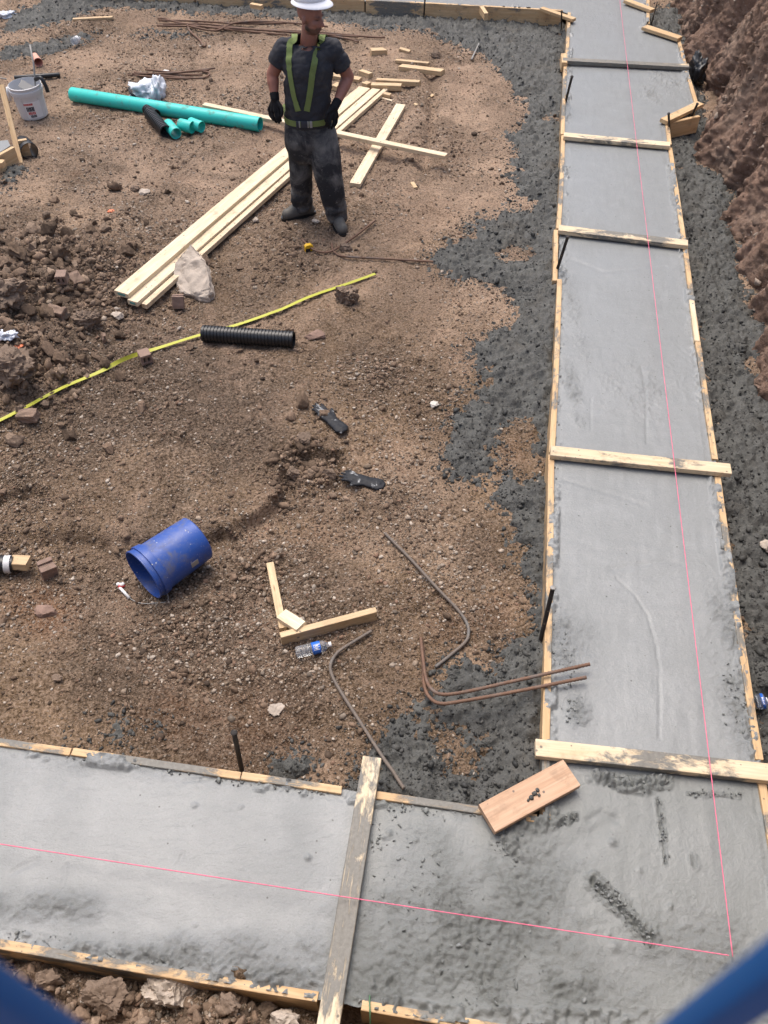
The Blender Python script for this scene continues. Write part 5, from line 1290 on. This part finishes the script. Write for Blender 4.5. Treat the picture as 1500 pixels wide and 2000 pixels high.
# hollow clay brick pieces
def brick(label, px, size, rotz, tilt=(0, 0), seed=0, holes=True, sink=.0):
    p = gat(*px); z = flat_z(p.x, p.y, .04); sx, sy, sz = size
    bm = bmesh.new()
    Mx = Matrix.Translation((p.x, p.y, z + sz / 2 - sink)) @ Matrix.Rotation(rotz, 4, 'Z') @ Matrix.Rotation(tilt[0], 4, 'X') @ Matrix.Rotation(tilt[1], 4, 'Y')
    mb = MB(); t = .28 * sz if holes else 0
    if holes:
        w = sz * .26
        for yy in (-1, 1): mb.box(Mx @ Matrix.Translation((0, 0, yy * (sz - w) / 2)), sx, sy, w, bev=.004)
        for xx in (-1, 0, 1): mb.box(Mx @ Matrix.Translation((xx * (sx / 2 - w * .4), random.uniform(-.002, .002), 0)), w * .8, sy - .006, sz - w * 2 + .004, bev=.002)
    elif seed in (2, 7):
        for k_, dz_ in ((-1, 0), (0, -.014), (1, 0)): mb.box(Mx @ Matrix.Translation((0, k_ * sy * .33, dz_ / 2)), sx - .001 * abs(k_), sy * .335, sz + dz_, bev=.003)
    else: mb.box(Mx, sx, sy, sz, bev=.006)
    o = mb.build('brick', M['brick'] if seed in (1, 2, 5, 7) else M['mud_brick'], None); prop(o, label, 'brick', 'broken clay bricks')
    o.modifiers.new('s', 'SUBSURF').subdivision_type = 'SIMPLE'; o.modifiers['s'].levels = o.modifiers['s'].render_levels = 2
    tx = bpy.data.textures.get('brk') or bpy.data.textures.new('brk', 'CLOUDS'); tx.noise_scale = .035
    d = o.modifiers.new('d', 'DISPLACE'); d.texture = tx; d.strength = .010 if holes or seed in (2, 7) else .030; d.texture_coords = 'GLOBAL'; return o
brick('hollow brick piece lying on the yellow tape', (286, 707), (.085, .09, .08), .5, seed=1)
brick('grooved brick cube at the left below the wrapped pipe', (98, 1122), (.09, .09, .095), .6, (.1, .1), 2, False)
brick('brick at the left end of the yellow tape', (58, 818), (.13, .08, .065), -.1, (.1, -.1), 3, False)
brick('muddy brick half in the left heap under the tilted tile', (112, 615), (.13, .08, .07), -.3, (.2, .1), 4, False, .01)
brick('hollow brick end beside the tilted dark tile', (127, 560), (.08, .10, .075), .1, seed=5)
brick('dark square tile tilted against the hollow brick end', (150, 552), (.10, .11, .04), .75, (.5, .25), 6, False)
brick('small ridged tile leaning below the pale slab', (350, 598), (.09, .06, .10), .15, (-.25, .1), 7, False)
brick('thin brick shard standing in the rubble left of the tape', (205, 668), (.025, .05, .07), .5, (.1, .3), 8, False)
# pale slab leaning on the lumber
top = [at(372, 476, .24), at(402, 505, .23), at(411, 560, .12), at(406, 582, .05), at(368, 574, .06), at(342, 566, .05), at(338, 530, .12), at(348, 500, .19)]
bm = bmesh.new()
for q in top: bm.verts.new(q)
for q in top: bm.verts.new(q + Vector((.03, -.01, -.10)))
bmesh.ops.convex_hull(bm, input=bm.verts[:]); bmesh.ops.triangulate(bm, faces=bm.faces[:])
bmesh.ops.subdivide_edges(bm, edges=bm.edges[:], cuts=12, use_grid_fill=True)
bm.normal_update()
for q in bm.verts:
    q.co += q.normal * (.020 * mnoise.fractal(q.co * 13, .75, 2.2, 6) - .01)
me = bpy.data.meshes.new('broken_slab'); bm.to_mesh(me); bm.free()
o = link_mesh('broken_slab', me, M['stone_pale'], smooth=True); me.set_sharp_from_angle(angle=R(35)); prop(o, 'broken pale concrete slab leaning against the lumber stack', 'slab')
# green tie over the near form
mb = MB(); mb.tube(curve_pts([at(722, 1945, .185), at(722, 1962, .20), at(723, 1985, .19), at(724, 2020, .08)], 6), .006, 8, ellip=(1, .5)); o = mb.build('green_tie', M['green_strap'], None, True); prop(o, 'thin green tie hanging over the near form board', 'tie')

# ================================================================== RAILING IN FRONT OF THE LENS
rail = empty('steel_railing', (0, .036, 2.36), 'blue steel railing with upright bars on the edge of the pit', 'railing')
xs_ = [-.0737 - .1417 * 6 + .1417 * k for k in range(14)]
for x in xs_:
    mb = MB(); mb.box(Matrix.Translation((x, .036, 3.45)), .0112, .006, 2.0, bev=.0015); mb.build('upright_bar', M['fence'], rail, angle=40)
for z in (2.50, 4.40):
    mb = MB(); mb.box(Matrix.Translation((0, .036, z)), 2.14, .03, .04, bev=.004); mb.build('rail', M['fence'], rail, angle=40)
for x in (-1.10, 1.10):
    mb = MB(); mb.box(Matrix.Translation((x, .036, 3.36)), .05, .05, 2.2, bev=.005); mb.build('post', M['fence'], rail, angle=40)
# ================================================================== THE WORKER
YM = 6.95
def P3(px, py, y=YM): return aty(px, py, y)
def cap(mb, a, b, ra, rb, n=16, el=(1, 1)):
    a = Vector(a); b = Vector(b); d = (b - a).normalized(); pts = []; rr = []
    for k in range(5):
        t = k / 4 * math.pi / 2; pts.append(a - d * ra * math.cos(t)); rr.append(max(ra * math.sin(t), ra * .06))
    for k in range(1, 5): pts.append(a.lerp(b, k / 5)); rr.append(ra + (rb - ra) * k / 5)
    for k in range(5):
        t = k / 4 * math.pi / 2; pts.append(b + d * rb * math.sin(t)); rr.append(max(rb * math.cos(t), rb * .06))
    mb.tube(pts, rr, n, ellip=el)
def ell(mb, c, r, Q=None):
    v, f = ico(3); Q = Q or Matrix.Identity(3); mb.add([Vector(c) + Q @ Vector((p[0] * r[0], p[1] * r[1], p[2] * r[2])) for p in v], f)
def loft(mb, rings, n=32, pw=2.4):
    vs = []
    for c, hx, hy, rot in rings:
        for j in range(n):
            t = 2 * math.pi * j / n; ct, st = math.cos(t), math.sin(t)
            x = hx * math.copysign(abs(ct) ** (2 / pw), ct); y = hy * math.copysign(abs(st) ** (2 / pw), st)
            vs.append(Vector(c) + Vector((x * math.cos(rot) - y * math.sin(rot), x * math.sin(rot) + y * math.cos(rot), 0)))
    k = len(rings)
    fs = [(i * n + j, i * n + (j + 1) % n, (i + 1) * n + (j + 1) % n, (i + 1) * n + j) for i in range(k - 1) for j in range(n)] + [tuple(range(n))[::-1], tuple((k - 1) * n + j for j in range(n))]
    mb.add(vs, fs)

# joints
shL = P3(556, 93, 6.965); shR = P3(650, 97, 6.96)            # towards picture left / right
elL = P3(532, 146, 6.97); wrL = P3(536, 186, 6.90)
elR = P3(680, 150, 7.02); wrR = P3(657, 203, 6.84)
hipL = P3(585, 262, 6.97); knL = P3(588, 330, 6.97); anL = P3(590, 400, 7.03)
hipR = P3(627, 262, 6.93); knR = P3(642, 345, 6.86); anR = P3(659, 430, 6.85)
gL = gat(582, 420); gR = gat(664, 447)
anL.z = max(anL.z, gL.z + .09); anR.z = max(anR.z, gR.z + .09)
hd = P3(606, 31, 6.90); nk0 = P3(602, 72, 6.97); nk1 = P3(605, 50, 6.93)
HF = Vector((.89, -.43, -.17)).normalized(); HR = HF.cross(Vector((0, 0, 1))).normalized(); HU = HR.cross(HF).normalized()
HQ = Matrix((HR, HF, HU)).transposed()
def H(r, f, u): return hd + HR * r + HF * f + HU * u
def zx(z): # torso centre line
    t = (z - .92) / .53; return -.622 + .037 * t
TR = 0.06
# ---- body
mb = MB()
ell(mb, H(0, -.012, .03), (.075, .098, .092), HQ); ell(mb, H(0, .030, -.035), (.058, .066, .085), HQ); ell(mb, H(0, .052, -.088), (.036, .036, .030), HQ)
ell(mb, H(0, .012, -.065), (.057, .055, .045), HQ); cap(mb, H(0, .088, .012), H(0, .112, -.032), .009, .013, 10); ell(mb, H(0, .105, -.037), (.017, .014, .010), HQ)
for s in (-1, 1):
    ell(mb, H(s * .030, .078, .022), (.026, .014, .009), HQ); ell(mb, H(s * .077, -.012, -.015), (.010, .018, .030), HQ); ell(mb, H(s * .042, .062, -.022), (.020, .022, .018), HQ)
ell(mb, H(0, .090, -.066), (.022, .010, .006), HQ); ell(mb, H(0, .085, -.076), (.018, .010, .006), HQ)
cap(mb, nk0 + Vector((0, 0, -.05)), nk1 + Vector((.005, 0, .02)), .066, .060)
loft(mb, [((zx(z), YM + dy, z), a, b, TR) for z, a, b, dy in ((.84, .15, .105, .0), (.95, .155, .105, 0), (1.1, .16, .105, 0), (1.28, .18, .11, 0), (1.40, .17, .10, .005), (1.46, .10, .07, .01))])
for sh, el_, wr_ in ((shL, elL, wrL), (shR, elR, wrR)):
    cap(mb, sh, el_, .060, .048); cap(mb, el_, el_.lerp(wr_, .35), .047, .049); cap(mb, el_.lerp(wr_, .3), wr_, .049, .032)
for hp_, kn, an, gr in ((hipL, knL, anL, gL), (hipR, knR, anR, gR)):
    cap(mb, hp_, kn, .080, .055); cap(mb, kn, an, .056, .040)
cap(mb, wrL, P3(537, 212, 6.88), .028, .030, el=(1, .8)); cap(mb, wrR, P3(648, 226, 6.81), .028, .030)
body = remeshed(mb, .0075, 3); co_ = mesh_co(body)
rel = co_ - np.array(hd); r_ = rel @ np.array(HR); f_ = rel @ np.array(HF); u_ = rel @ np.array(HU)
skin = np.tile(np.array([.33, .155, .115, 1.0]), (len(co_), 1))
hm = u_ > -.16
nz = np.array([mnoise.noise(Vector(c) * 60) for c in co_])
skin[:, :3] *= (1 + .12 * nz)[:, None]
arm = ~hm
skin[arm, :3] *= np.array([1.0, .93, .88])
def paint(mask, colr, k):
    k = np.clip(k * mask, 0, 1)[:, None]; skin[:, :3] = skin[:, :3] * (1 - k) + np.array(colr) * k
bd = hm * sstep(-.052, -.068, u_) * sstep(-.03, .02, f_) + hm * np.exp(-((u_ + .055) / .009) ** 2) * (f_ > .075) * .9 + hm * sstep(.0, -.05, u_) * np.exp(-((f_ - .005) / .02) ** 2) * (abs(r_) > .04)
bd = bd * (u_ > -.125)
paint(bd, (.055, .038, .032), .72)
paint(hm * np.exp(-((u_ + .071) / .0055) ** 2 - (r_ / .022) ** 2) * (f_ > .07), (.25, .09, .075), .9)
for s in (-1, 1):
    paint(hm * np.exp(-((u_ - .024) / .006) ** 2 - ((r_ - s * .031) / .018) ** 2) * (f_ > .05), (.03, .02, .018), .9)
    paint(hm * np.exp(-((u_ - .006) / .0085) ** 2 - ((r_ - s * .031) / .016) ** 2) * (f_ > .04), (.16, .07, .055), .9)
    paint(hm * np.exp(-((u_ - .004) / .0045) ** 2 - ((r_ - s * .031) / .010) ** 2) * (f_ > .04), (.015, .012, .012), .95)
paint(hm * np.exp(-((u_ + .035) / .014) ** 2 - ((f_ - .115) / .02) ** 2), (.46, .19, .14), .5)
a = body.attributes.new('skin', 'FLOAT_COLOR', 'POINT'); a.data.foreach_set('color', skin.astype(np.float32).ravel())
def m_skin():
    n = NT('skin'); n.set(n.attr('skin').outputs['Color'], 0.55, spec=.4); n.b.inputs['Subsurface Weight'].default_value = .12; n.b.inputs['Subsurface Radius'].default_value = (.01, .004, .002)
    n.bump(n.noise(n.coord('Object'), 180, 3), .15, .002); return n.m
MAN = link_mesh('person', body, m_skin()); origin_to(MAN, ((gL + gR) / 2))
prop(MAN, 'worker standing beside the lumber in white hard hat, dark clothes, green harness and black gloves', 'person')

def m_fabric(name, c1, c2, dust, amt, sc=9, rough=.9, lo=.5):
    n = NT(name); v = n.coord('Object')
    c = n.mix(n.noise(v, 5, 4), c1, c2); c = n.mix(n.ramp(n.noise(v, sc, 6, .62, .5), lo, lo + .22, 0, amt), c, dust)
    c = n.mix(n.ramp(n.noise(v, 40, 4, .7), .62, .72, 0, amt * .7), c, tuple(x * 1.3 for x in dust))
    n.set(c, rough, spec=.2); n.bump(n.noise(v, 260, 3), .25, .002); return n.m
M['shirt'] = m_fabric('dark_tshirt', (.032, .033, .039), (.054, .055, .063), (.10, .095, .088), .55)
M['trousers'] = m_fabric('dusty_work_trousers', (.024, .025, .029), (.050, .051, .055), (.20, .195, .185), .9, 5, .9, .44)
M['boot'] = m_fabric('grey_boots', (.085, .082, .074), (.14, .133, .12), (.16, .14, .115), .5, 9, .55)
M['strap'] = m_fabric('green_webbing', (.15, .20, .065), (.22, .28, .10), (.09, .10, .05), .55, 12, .7)
M['hglove'] = m_fabric('black_knit_glove', (.008, .008, .010), (.014, .014, .016), (.03, .03, .03), .3, 14, .8)
M['hat'] = m_plain('white_hard_hat', (.82, .82, .84), .25, amount=.0, var=.03, bump=.0)

def cloth_noise(me, amp, f, st=(1, 1, 1), seed=0):
    for v in me.vertices:
        q = Vector((v.co.x * f * st[0], v.co.y * f * st[1], v.co.z * f * st[2])) + Vector((seed, 0, 0))
        v.co += Vector(v.normal) * amp * (mnoise.noise(q) + .55 * (1 - 2 * abs(mnoise.noise(q * 1.9 + Vector((3, 1, 2))))))

# ---- shirt
mb = MB()
loft(mb, [((zx(z) + dx, YM + dy, z), a, b, TR) for z, a, b, dx, dy in ((.875, .168, .128, .004, 0), (.90, .182, .135, .004, 0), (1.0, .174, .134, 0, 0), (1.12, .176, .136, 0, 0), (1.25, .188, .140, 0, 0), (1.34, .196, .140, 0, .0), (1.41, .19, .122, 0, .01), (1.44, .16, .105, 0, .015), (1.47, .10, .082, .0, .015))])
for sh, el_, s in ((shL, elL, -1), (shR, elR, 1)):
    cap(mb, nk0 + Vector((s * .035, .01, -.055)), sh + Vector((0, 0, .0)), .066, .066); cap(mb, sh + Vector((-s * .05, 0, -.02)), sh.lerp(el_, .1), .080, .072); cap(mb, sh, sh.lerp(el_, .52), .071, .073)
sm = remeshed(mb, .009, 5)
# open sleeve ends and neck are cut clean
def cut(me, co, no):
    bm = bmesh.new(); bm.from_mesh(me); bmesh.ops.bisect_plane(bm, geom=bm.verts[:] + bm.edges[:] + bm.faces[:], plane_co=co, plane_no=no, clear_outer=True); bm.to_mesh(me); bm.free(); me.update()
def cut_local(me, co, no, rad):
    """cut only what lies within rad of co"""
    bm = bmesh.new(); bm.from_mesh(me); no = Vector(no).normalized(); co = Vector(co)
    gf = [f for f in bm.faces if (f.calc_center_median() - co).length < rad]
    ge = list({e for f in gf for e in f.edges}); gv = list({v for f in gf for v in f.verts})
    bmesh.ops.bisect_plane(bm, geom=gv + ge + gf, plane_co=co, plane_no=no)
    dl = [f for f in bm.faces if (f.calc_center_median() - co).length < rad * 1.2 and (f.calc_center_median() - co).dot(no) > 1e-5]
    bmesh.ops.delete(bm, geom=dl, context='FACES'); bm.to_mesh(me); bm.free(); me.update()
cloth_noise(sm, .010, 8, (1.2, 1.2, 1.7), 4); cloth_noise(sm, .0045, 19, (1, 1, 1.6), 9)
for sh, el_ in ((shL, elL), (shR, elR)): cut_local(sm, sh.lerp(el_, .60), el_ - sh, .12)
cut_local(sm, nk0 + Vector((0, -.01, -.022)), Vector((.0, -.45, 1)), .088)
cut(sm, (0, 0, .89), (0, 0, -1))
SH = link_mesh('tshirt', sm, M['shirt'], MAN); so_ = SH.modifiers.new('t', 'SOLIDIFY'); so_.thickness = .004; so_.offset = 1
bv = BVHTree.FromPolygons([v.co[:] for v in sm.vertices], [p.vertices[:] for p in sm.polygons])
def hem_ring(name, c, ax, r0, par, mat, tr=.004):
    pass
# ---- trousers
mb = MB()
cx = zx(.9)
loft(mb, [((cx, YM, z), a, b, TR) for z, a, b in ((.93, .168, .126), (.90, .178, .134), (.84, .190, .142), (.76, .200, .148), (.70, .195, .14), (.62, .17, .12), (.58, .14, .10))])
def leg(hp_, kn, an, w):
    cap(mb, hp_, hp_.lerp(kn, .5), w[0], w[1]); cap(mb, hp_.lerp(kn, .5), kn, w[1], w[2]); cap(mb, kn, kn.lerp(an, .6), w[2], w[3]); cap(mb, kn.lerp(an, .6), an, w[3], w[4])
leg(hipL, knL, anL + Vector((0, .01, .0)), (.110, .104, .096, .090, .088)); leg(hipR, knR, anR + Vector((0, .01, 0)), (.126, .128, .116, .098, .084))
cap(mb, hipR + Vector((.03, 0, -.02)), hipR.lerp(knR, .55) + Vector((.025, 0, 0)), .085, .10)
tm = remeshed(mb, .010, 4)
for v in tm.vertices:
    z = v.co.z; q = v.co
    k = 1.6 * max(0, 1 - abs(z - .17) / .14) + .8
    v.co += Vector(v.normal) * (.0075 * k * mnoise.noise(Vector((q.x * 7, q.y * 7, q.z * (14 if z < .35 else 7)))) + .008 * k * (.5 - abs(mnoise.noise(Vector((q.x * 9 + 3, q.y * 9, q.z * (22 if z < .33 else 6)))))))
cut_local(tm, anL + Vector((0, 0, -.045)), (0, 0, -1), .16); cut_local(tm, anR + Vector((0, 0, -.045)), (0, 0, -1), .16)
TRS = link_mesh('trousers', tm, M['trousers'], MAN); so_ = TRS.modifiers.new('t', 'SOLIDIFY'); so_.thickness = .005; so_.offset = 0
# ---- boots
def boot(an, g, d):
    d = Vector((d[0], d[1], 0)).normalized(); s = Vector((-d.y, d.x, 0)); b0 = Vector((an.x, an.y, g.z)) - d * .02; mb = MB()
    def Q(x, y, z): return b0 + d * x + s * y + Vector((0, 0, z))
    cap(mb, Q(-.045, 0, .05), Q(.10, .0, .05), .050, .052); cap(mb, Q(.08, 0, .048), Q(.165, .004, .044), .053, .050); cap(mb, Q(-.02, 0, .07), Q(-.005, 0, .19), .054, .056); cap(mb, Q(.02, 0, .10), Q(.12, 0, .06), .05, .048)
    me = remeshed(mb, .007, 4)
    for v in me.vertices:
        if v.co.z < g.z + .012: v.co.z = g.z + .012
    o = link_mesh('boot', me, M['boot'], MAN)
    mb = MB(); out = []
    for k in range(36):
        t = 2 * math.pi * k / 36; x = .06 + .165 * math.cos(t); w_ = .056 * (1 + .10 * math.cos(t)); y = w_ * math.copysign(abs(math.sin(t)) ** .75, math.sin(t)); out.append((x, y))
    Mx = Matrix((d, s, Vector((0, 0, 1)))).transposed().to_4x4(); Mx.translation = Vector((b0.x, b0.y, g.z - .012)); mb.prism(Mx, out, 0, .034); mb.build('sole', M['black_plastic'], o, angle=40); return o
boot(anL, gL, (-.92, -.38)); boot(anR, gR, (.30, -.95))
# ---- gloves on the hands
def hand(name, wrist, fr, knuck, tips, thumb, label=None):
    mb = MB(); kc_ = sum(knuck, Vector()) / len(knuck)
    cap(mb, fr, wrist, .036, .035); 
    for k_ in knuck: cap(mb, wrist.lerp(k_, .25), k_, .021, .0165)
    for k_, (m_, t_) in zip(knuck, tips): cap(mb, k_, m_, .0130, .0122, 12); cap(mb, m_, t_, .0122, .0095, 12)
    for a_, b_, ra, rb in zip(thumb[:-1], thumb[1:], (.019, .0145, .0135), (.0145, .0135, .0105)): cap(mb, a_, b_, ra, rb, 12)
    me = remeshed(mb, .0048, 2); cloth_noise(me, .0012, 60); o = link_mesh(name, me, M['hglove'], MAN); return o
def hp(px, py, y): return aty(px, py, y)
hand('glove', hp(537, 192, 6.89), wrL.lerp(elL, .10), [hp(526, 214, 6.92), hp(531.5, 217, 6.875), hp(538, 218, 6.85), hp(544.5, 216, 6.85)],
     [(hp(528, 226, 6.90), hp(534, 234, 6.875)), (hp(533.5, 229, 6.855), hp(539.5, 238.5, 6.85)), (hp(540, 230, 6.83), hp(545, 240, 6.835)), (hp(546, 227, 6.83), hp(549, 236, 6.835))],
     [hp(543, 201, 6.865), hp(549.5, 210, 6.83), hp(551, 219, 6.81), hp(550, 226, 6.805)])
hand('glove', hp(653, 209, 6.825), wrR.lerp(elR, .10), [hp(658, 228, 6.83), hp(652.5, 231, 6.79), hp(646, 231, 6.77), hp(640, 228, 6.765)],
     [(hp(657, 239, 6.815), hp(652.5, 247, 6.80)), (hp(651.5, 242, 6.775), hp(647.5, 251, 6.775)), (hp(645, 241, 6.755), hp(642, 250, 6.765)), (hp(639, 237, 6.755), hp(637, 245, 6.765))],
     [hp(646, 214, 6.79), hp(639, 221, 6.76), hp(636, 230, 6.75), hp(636, 236, 6.755)])
# ---- hard hat
mb = MB(); hc = H(0, -.012, .112); TB = Quaternion(HR, R(13)); HF0, HU0 = HF, HU; HF = TB @ HF; HU = TB @ HU; 
prof = []
dome = []
n_ = 40; vs_ = []; ringsN = 12
for i in range(ringsN + 1):
    t = i / ringsN * math.pi / 2
    for j in range(n_):
        a_ = 2 * math.pi * j / n_; rx, ry = .103, .128; cr = 1 + .03 * (abs(math.cos(a_)) < .28) * math.sin(t)
        vs_.append(hc + HR * (rx * math.cos(t) * math.cos(a_)) + HF * (ry * math.cos(t) * math.sin(a_)) + HU * (.118 * math.sin(t) * cr))
fs_ = [(i * n_ + j, i * n_ + (j + 1) % n_, (i + 1) * n_ + (j + 1) % n_, (i + 1) * n_ + j) for i in range(ringsN) for j in range(n_)]
mb.add(vs_, fs_)
HAT = mb.build('hard_hat', M['hat'], MAN, angle=60); so_ = HAT.modifiers.new('t', 'SOLIDIFY'); so_.thickness = .004
mb = MB(); vs_ = []
for ring, (k, dz) in enumerate(((.97, .006), (1.0, .002), (1.14, -.012), (1.24, -.020), (1.25, -.024), (1.13, -.018), (.97, -.002))):
    for j in range(n_):
        a_ = 2 * math.pi * j / n_; fr = .5 + .5 * math.sin(a_); e = 1 + (k - 1) * (.75 + .75 * fr ** 2)
        vs_.append(hc + HR * (.103 * e * math.cos(a_)) + HF * (.128 * e * math.sin(a_)) + HU * (dz * (.6 + .9 * fr)))
fs_ = [(i * n_ + j, i * n_ + (j + 1) % n_, ((i + 1) % 7) * n_ + (j + 1) % n_, ((i + 1) % 7) * n_ + j) for i in range(7) for j in range(n_)]
mb.add(vs_, fs_); mb.build('brim', M['hat'], HAT, angle=60)
mb = MB(); vs_ = []
for k, dz in ((.93, -.004), (.93, -.034), (.89, -.034), (.89, -.004)):
    for j in range(n_):
        a_ = 2 * math.pi * j / n_; vs_.append(hc + HR * (.098 * k * math.cos(a_)) + HF * (.118 * k * math.sin(a_)) + HU * dz)
fs_ = [(i * n_ + j, i * n_ + (j + 1) % n_, ((i + 1) % 4) * n_ + (j + 1) % n_, ((i + 1) % 4) * n_ + j) for i in range(4) for j in range(n_)]
mb.add(vs_, fs_); mb.build('head_band', M['dark_cloth'], HAT, True)
# short cropped hair under the hat at the back
# ---- harness webbing
def on_shirt(px, py, lift=.006):
    d = ray(px, py).normalized(); hit, nrm, i_, ds = bv.ray_cast(Vector((0, 0, CAMZ)), d)
    if hit is None:
        q = aty(px, py, YM - .1); hit, nrm, i_, ds = bv.find_nearest(q)
    if nrm.dot(d) > 0: nrm = -nrm
    return hit + nrm * lift, nrm
def webbing(name, px, width, extra=None):
    pts = [on_shirt(a_, b_) for a_, b_ in px]; P = [q[0] for q in pts]; N = [q[1] for q in pts]
    if extra: P = extra + P; N = [Vector((0, 0, 1))] * len(extra) + N
    Ps = curve_pts(P, 6); n = len(Ps)
    mb = MB(); vs = []
    for i in range(n):
        t = (Ps[min(i + 1, n - 1)] - Ps[max(i - 1, 0)]).normalized()
        f = i / 6; k = min(int(f), len(N) - 2); nn = N[k].lerp(N[k + 1], f - k); s = t.cross(nn).normalized(); nn = s.cross(t).normalized()
        q = Ps[i]; h, hn, _, ds = bv.find_nearest(q)
        if h is not None and (q - h).dot(hn) < .006: q = h + hn * .006
        for a_, b_ in ((-.5, 0), (.5, 0), (.5, 1), (-.5, 1)): vs.append(q + s * width * a_ + nn * .004 * b_)
    fs = [(i * 4 + j, i * 4 + (j + 1) % 4, i * 4 + 4 + (j + 1) % 4, i * 4 + 4 + j) for i in range(n - 1) for j in range(4)] + [(0, 1, 2, 3), tuple((n - 1) * 4 + j for j in (3, 2, 1, 0))]
    mb.add(vs, fs); return mb.build(name, M['strap'], MAN, angle=40)
def down(x, y):
    hit, nrm, i_, ds = bv.ray_cast(Vector((x, y, 2.5)), Vector((0, 0, -1)))
    return (hit if hit is not None else Vector((x, y, 1.46))) + Vector((0, 0, .006))
lx = aty(577, 48, 6.93).x; rx_ = aty(625, 55, 6.93).x
webbing('shoulder_strap', [(571, 62), (567, 85), (565.5, 110), (567, 140), (572, 172), (577, 195), (583, 216)], .046, [down(lx - .02, 7.04), down(lx - .018, 6.99)])
webbing('shoulder_strap', [(624, 66), (620, 85), (615, 115), (610, 145), (606, 175), (602, 198), (599, 217)], .046, [down(rx_ + .02, 7.04), down(rx_ + .016, 6.99)])
mb = MB(); n_ = 64; vs_ = []; bz = .935
for dz, k in ((-.022, 0), (.022, 0), (.022, 1), (-.022, 1)):
    for j in range(n_):
        t = 2 * math.pi * j / n_; ct, st = math.cos(t), math.sin(t); e = .008 + .004 * k
        x = (.183 + e) * math.copysign(abs(ct) ** (2 / 2.4), ct); y = (.137 + e) * math.copysign(abs(st) ** (2 / 2.4), st)
        vs_.append(Vector((zx(bz) + .002 + x * math.cos(TR) - y * math.sin(TR), YM + x * math.sin(TR) + y * math.cos(TR), bz + dz - .012 * ct * 0 + .012 * (st > 0) * st)))
fs_ = [(i * n_ + j, i * n_ + (j + 1) % n_, ((i + 1) % 4) * n_ + (j + 1) % n_, ((i + 1) % 4) * n_ + j) for i in range(4) for j in range(n_)]
mb.add(vs_, fs_); BELT = mb.build('belt', M['strap'], MAN, angle=40)
for a_, w_, mt in ((593, .050, 'ink'), (579.5, .020, 'ink'), (584, .012, 'grey_metal'), (601, .012, 'grey_metal'), (606.5, .022, 'grey_metal')):
    p = aty(a_, 231, YM - .155); q = Vector((p.x, YM - .152 + .03 * abs(p.x - zx(bz)), bz)); mb = MB(); mb.box(Matrix.Translation(q), w_, .012, .052, bev=.003); mb.build('buckle', M[mt], BELT, angle=40)
mb = MB()
mb.tube([aty(558, 204, 6.99), aty(553, 212, 6.95), aty(548, 222, 6.90)], .022, 10, ellip=(.15, 1)); mb.build('side_strap', M['strap'], MAN, angle=50)
# ================================================================== LIGHT, SKY, CAMERA
sun_dir = Vector((-0.20, 0.42, 1.20)).normalized()       # towards the sun
sl = bpy.data.lights.new('sun', 'SUN'); sl.energy = 1.15; sl.angle = R(38); sl.color = (1.0, 0.97, 0.93)
so = bpy.data.objects.new('sun', sl); COL.objects.link(so); so.location = (0, 0, 30)
so.rotation_euler = (-sun_dir).to_track_quat('-Z', 'Y').to_euler()
w = bpy.data.worlds.new('World'); scene.world = w; w.use_nodes = True
wt = w.node_tree; bg = wt.nodes['Background']
sky = wt.nodes.new('ShaderNodeTexSky'); sky.sky_type = 'NISHITA'; sky.sun_disc = False
sky.sun_elevation = math.asin(sun_dir.z); sky.sun_rotation = math.atan2(sun_dir.x, sun_dir.y)
sky.air_density = 1.0; sky.dust_density = 6.0; sky.ozone_density = 1.0; sky.altitude = 100
wt.links.new(sky.outputs[0], bg.inputs['Color']); bg.inputs['Strength'].default_value = 0.15

cam = bpy.data.cameras.new('camera'); co = bpy.data.objects.new('camera', cam); COL.objects.link(co)
cam.sensor_fit = 'VERTICAL'; cam.sensor_height = 24.0; cam.lens = 24.0 * FPX / 2000.0
cam.clip_start = 0.01; cam.clip_end = 1000
co.location = (0, 0, CAMZ); co.rotation_euler = (math.pi / 2 - PITCH, 0, 0)
cam.dof.use_dof = True; cam.dof.focus_distance = 5.2; cam.dof.aperture_fstop = 6.5
scene.camera = co
vs = scene.view_settings; vs.view_transform = 'Standard'; vs.look = 'None'; vs.gamma = 1.0; vs.use_curve_mapping = False
vs.exposure = EXPOSURE
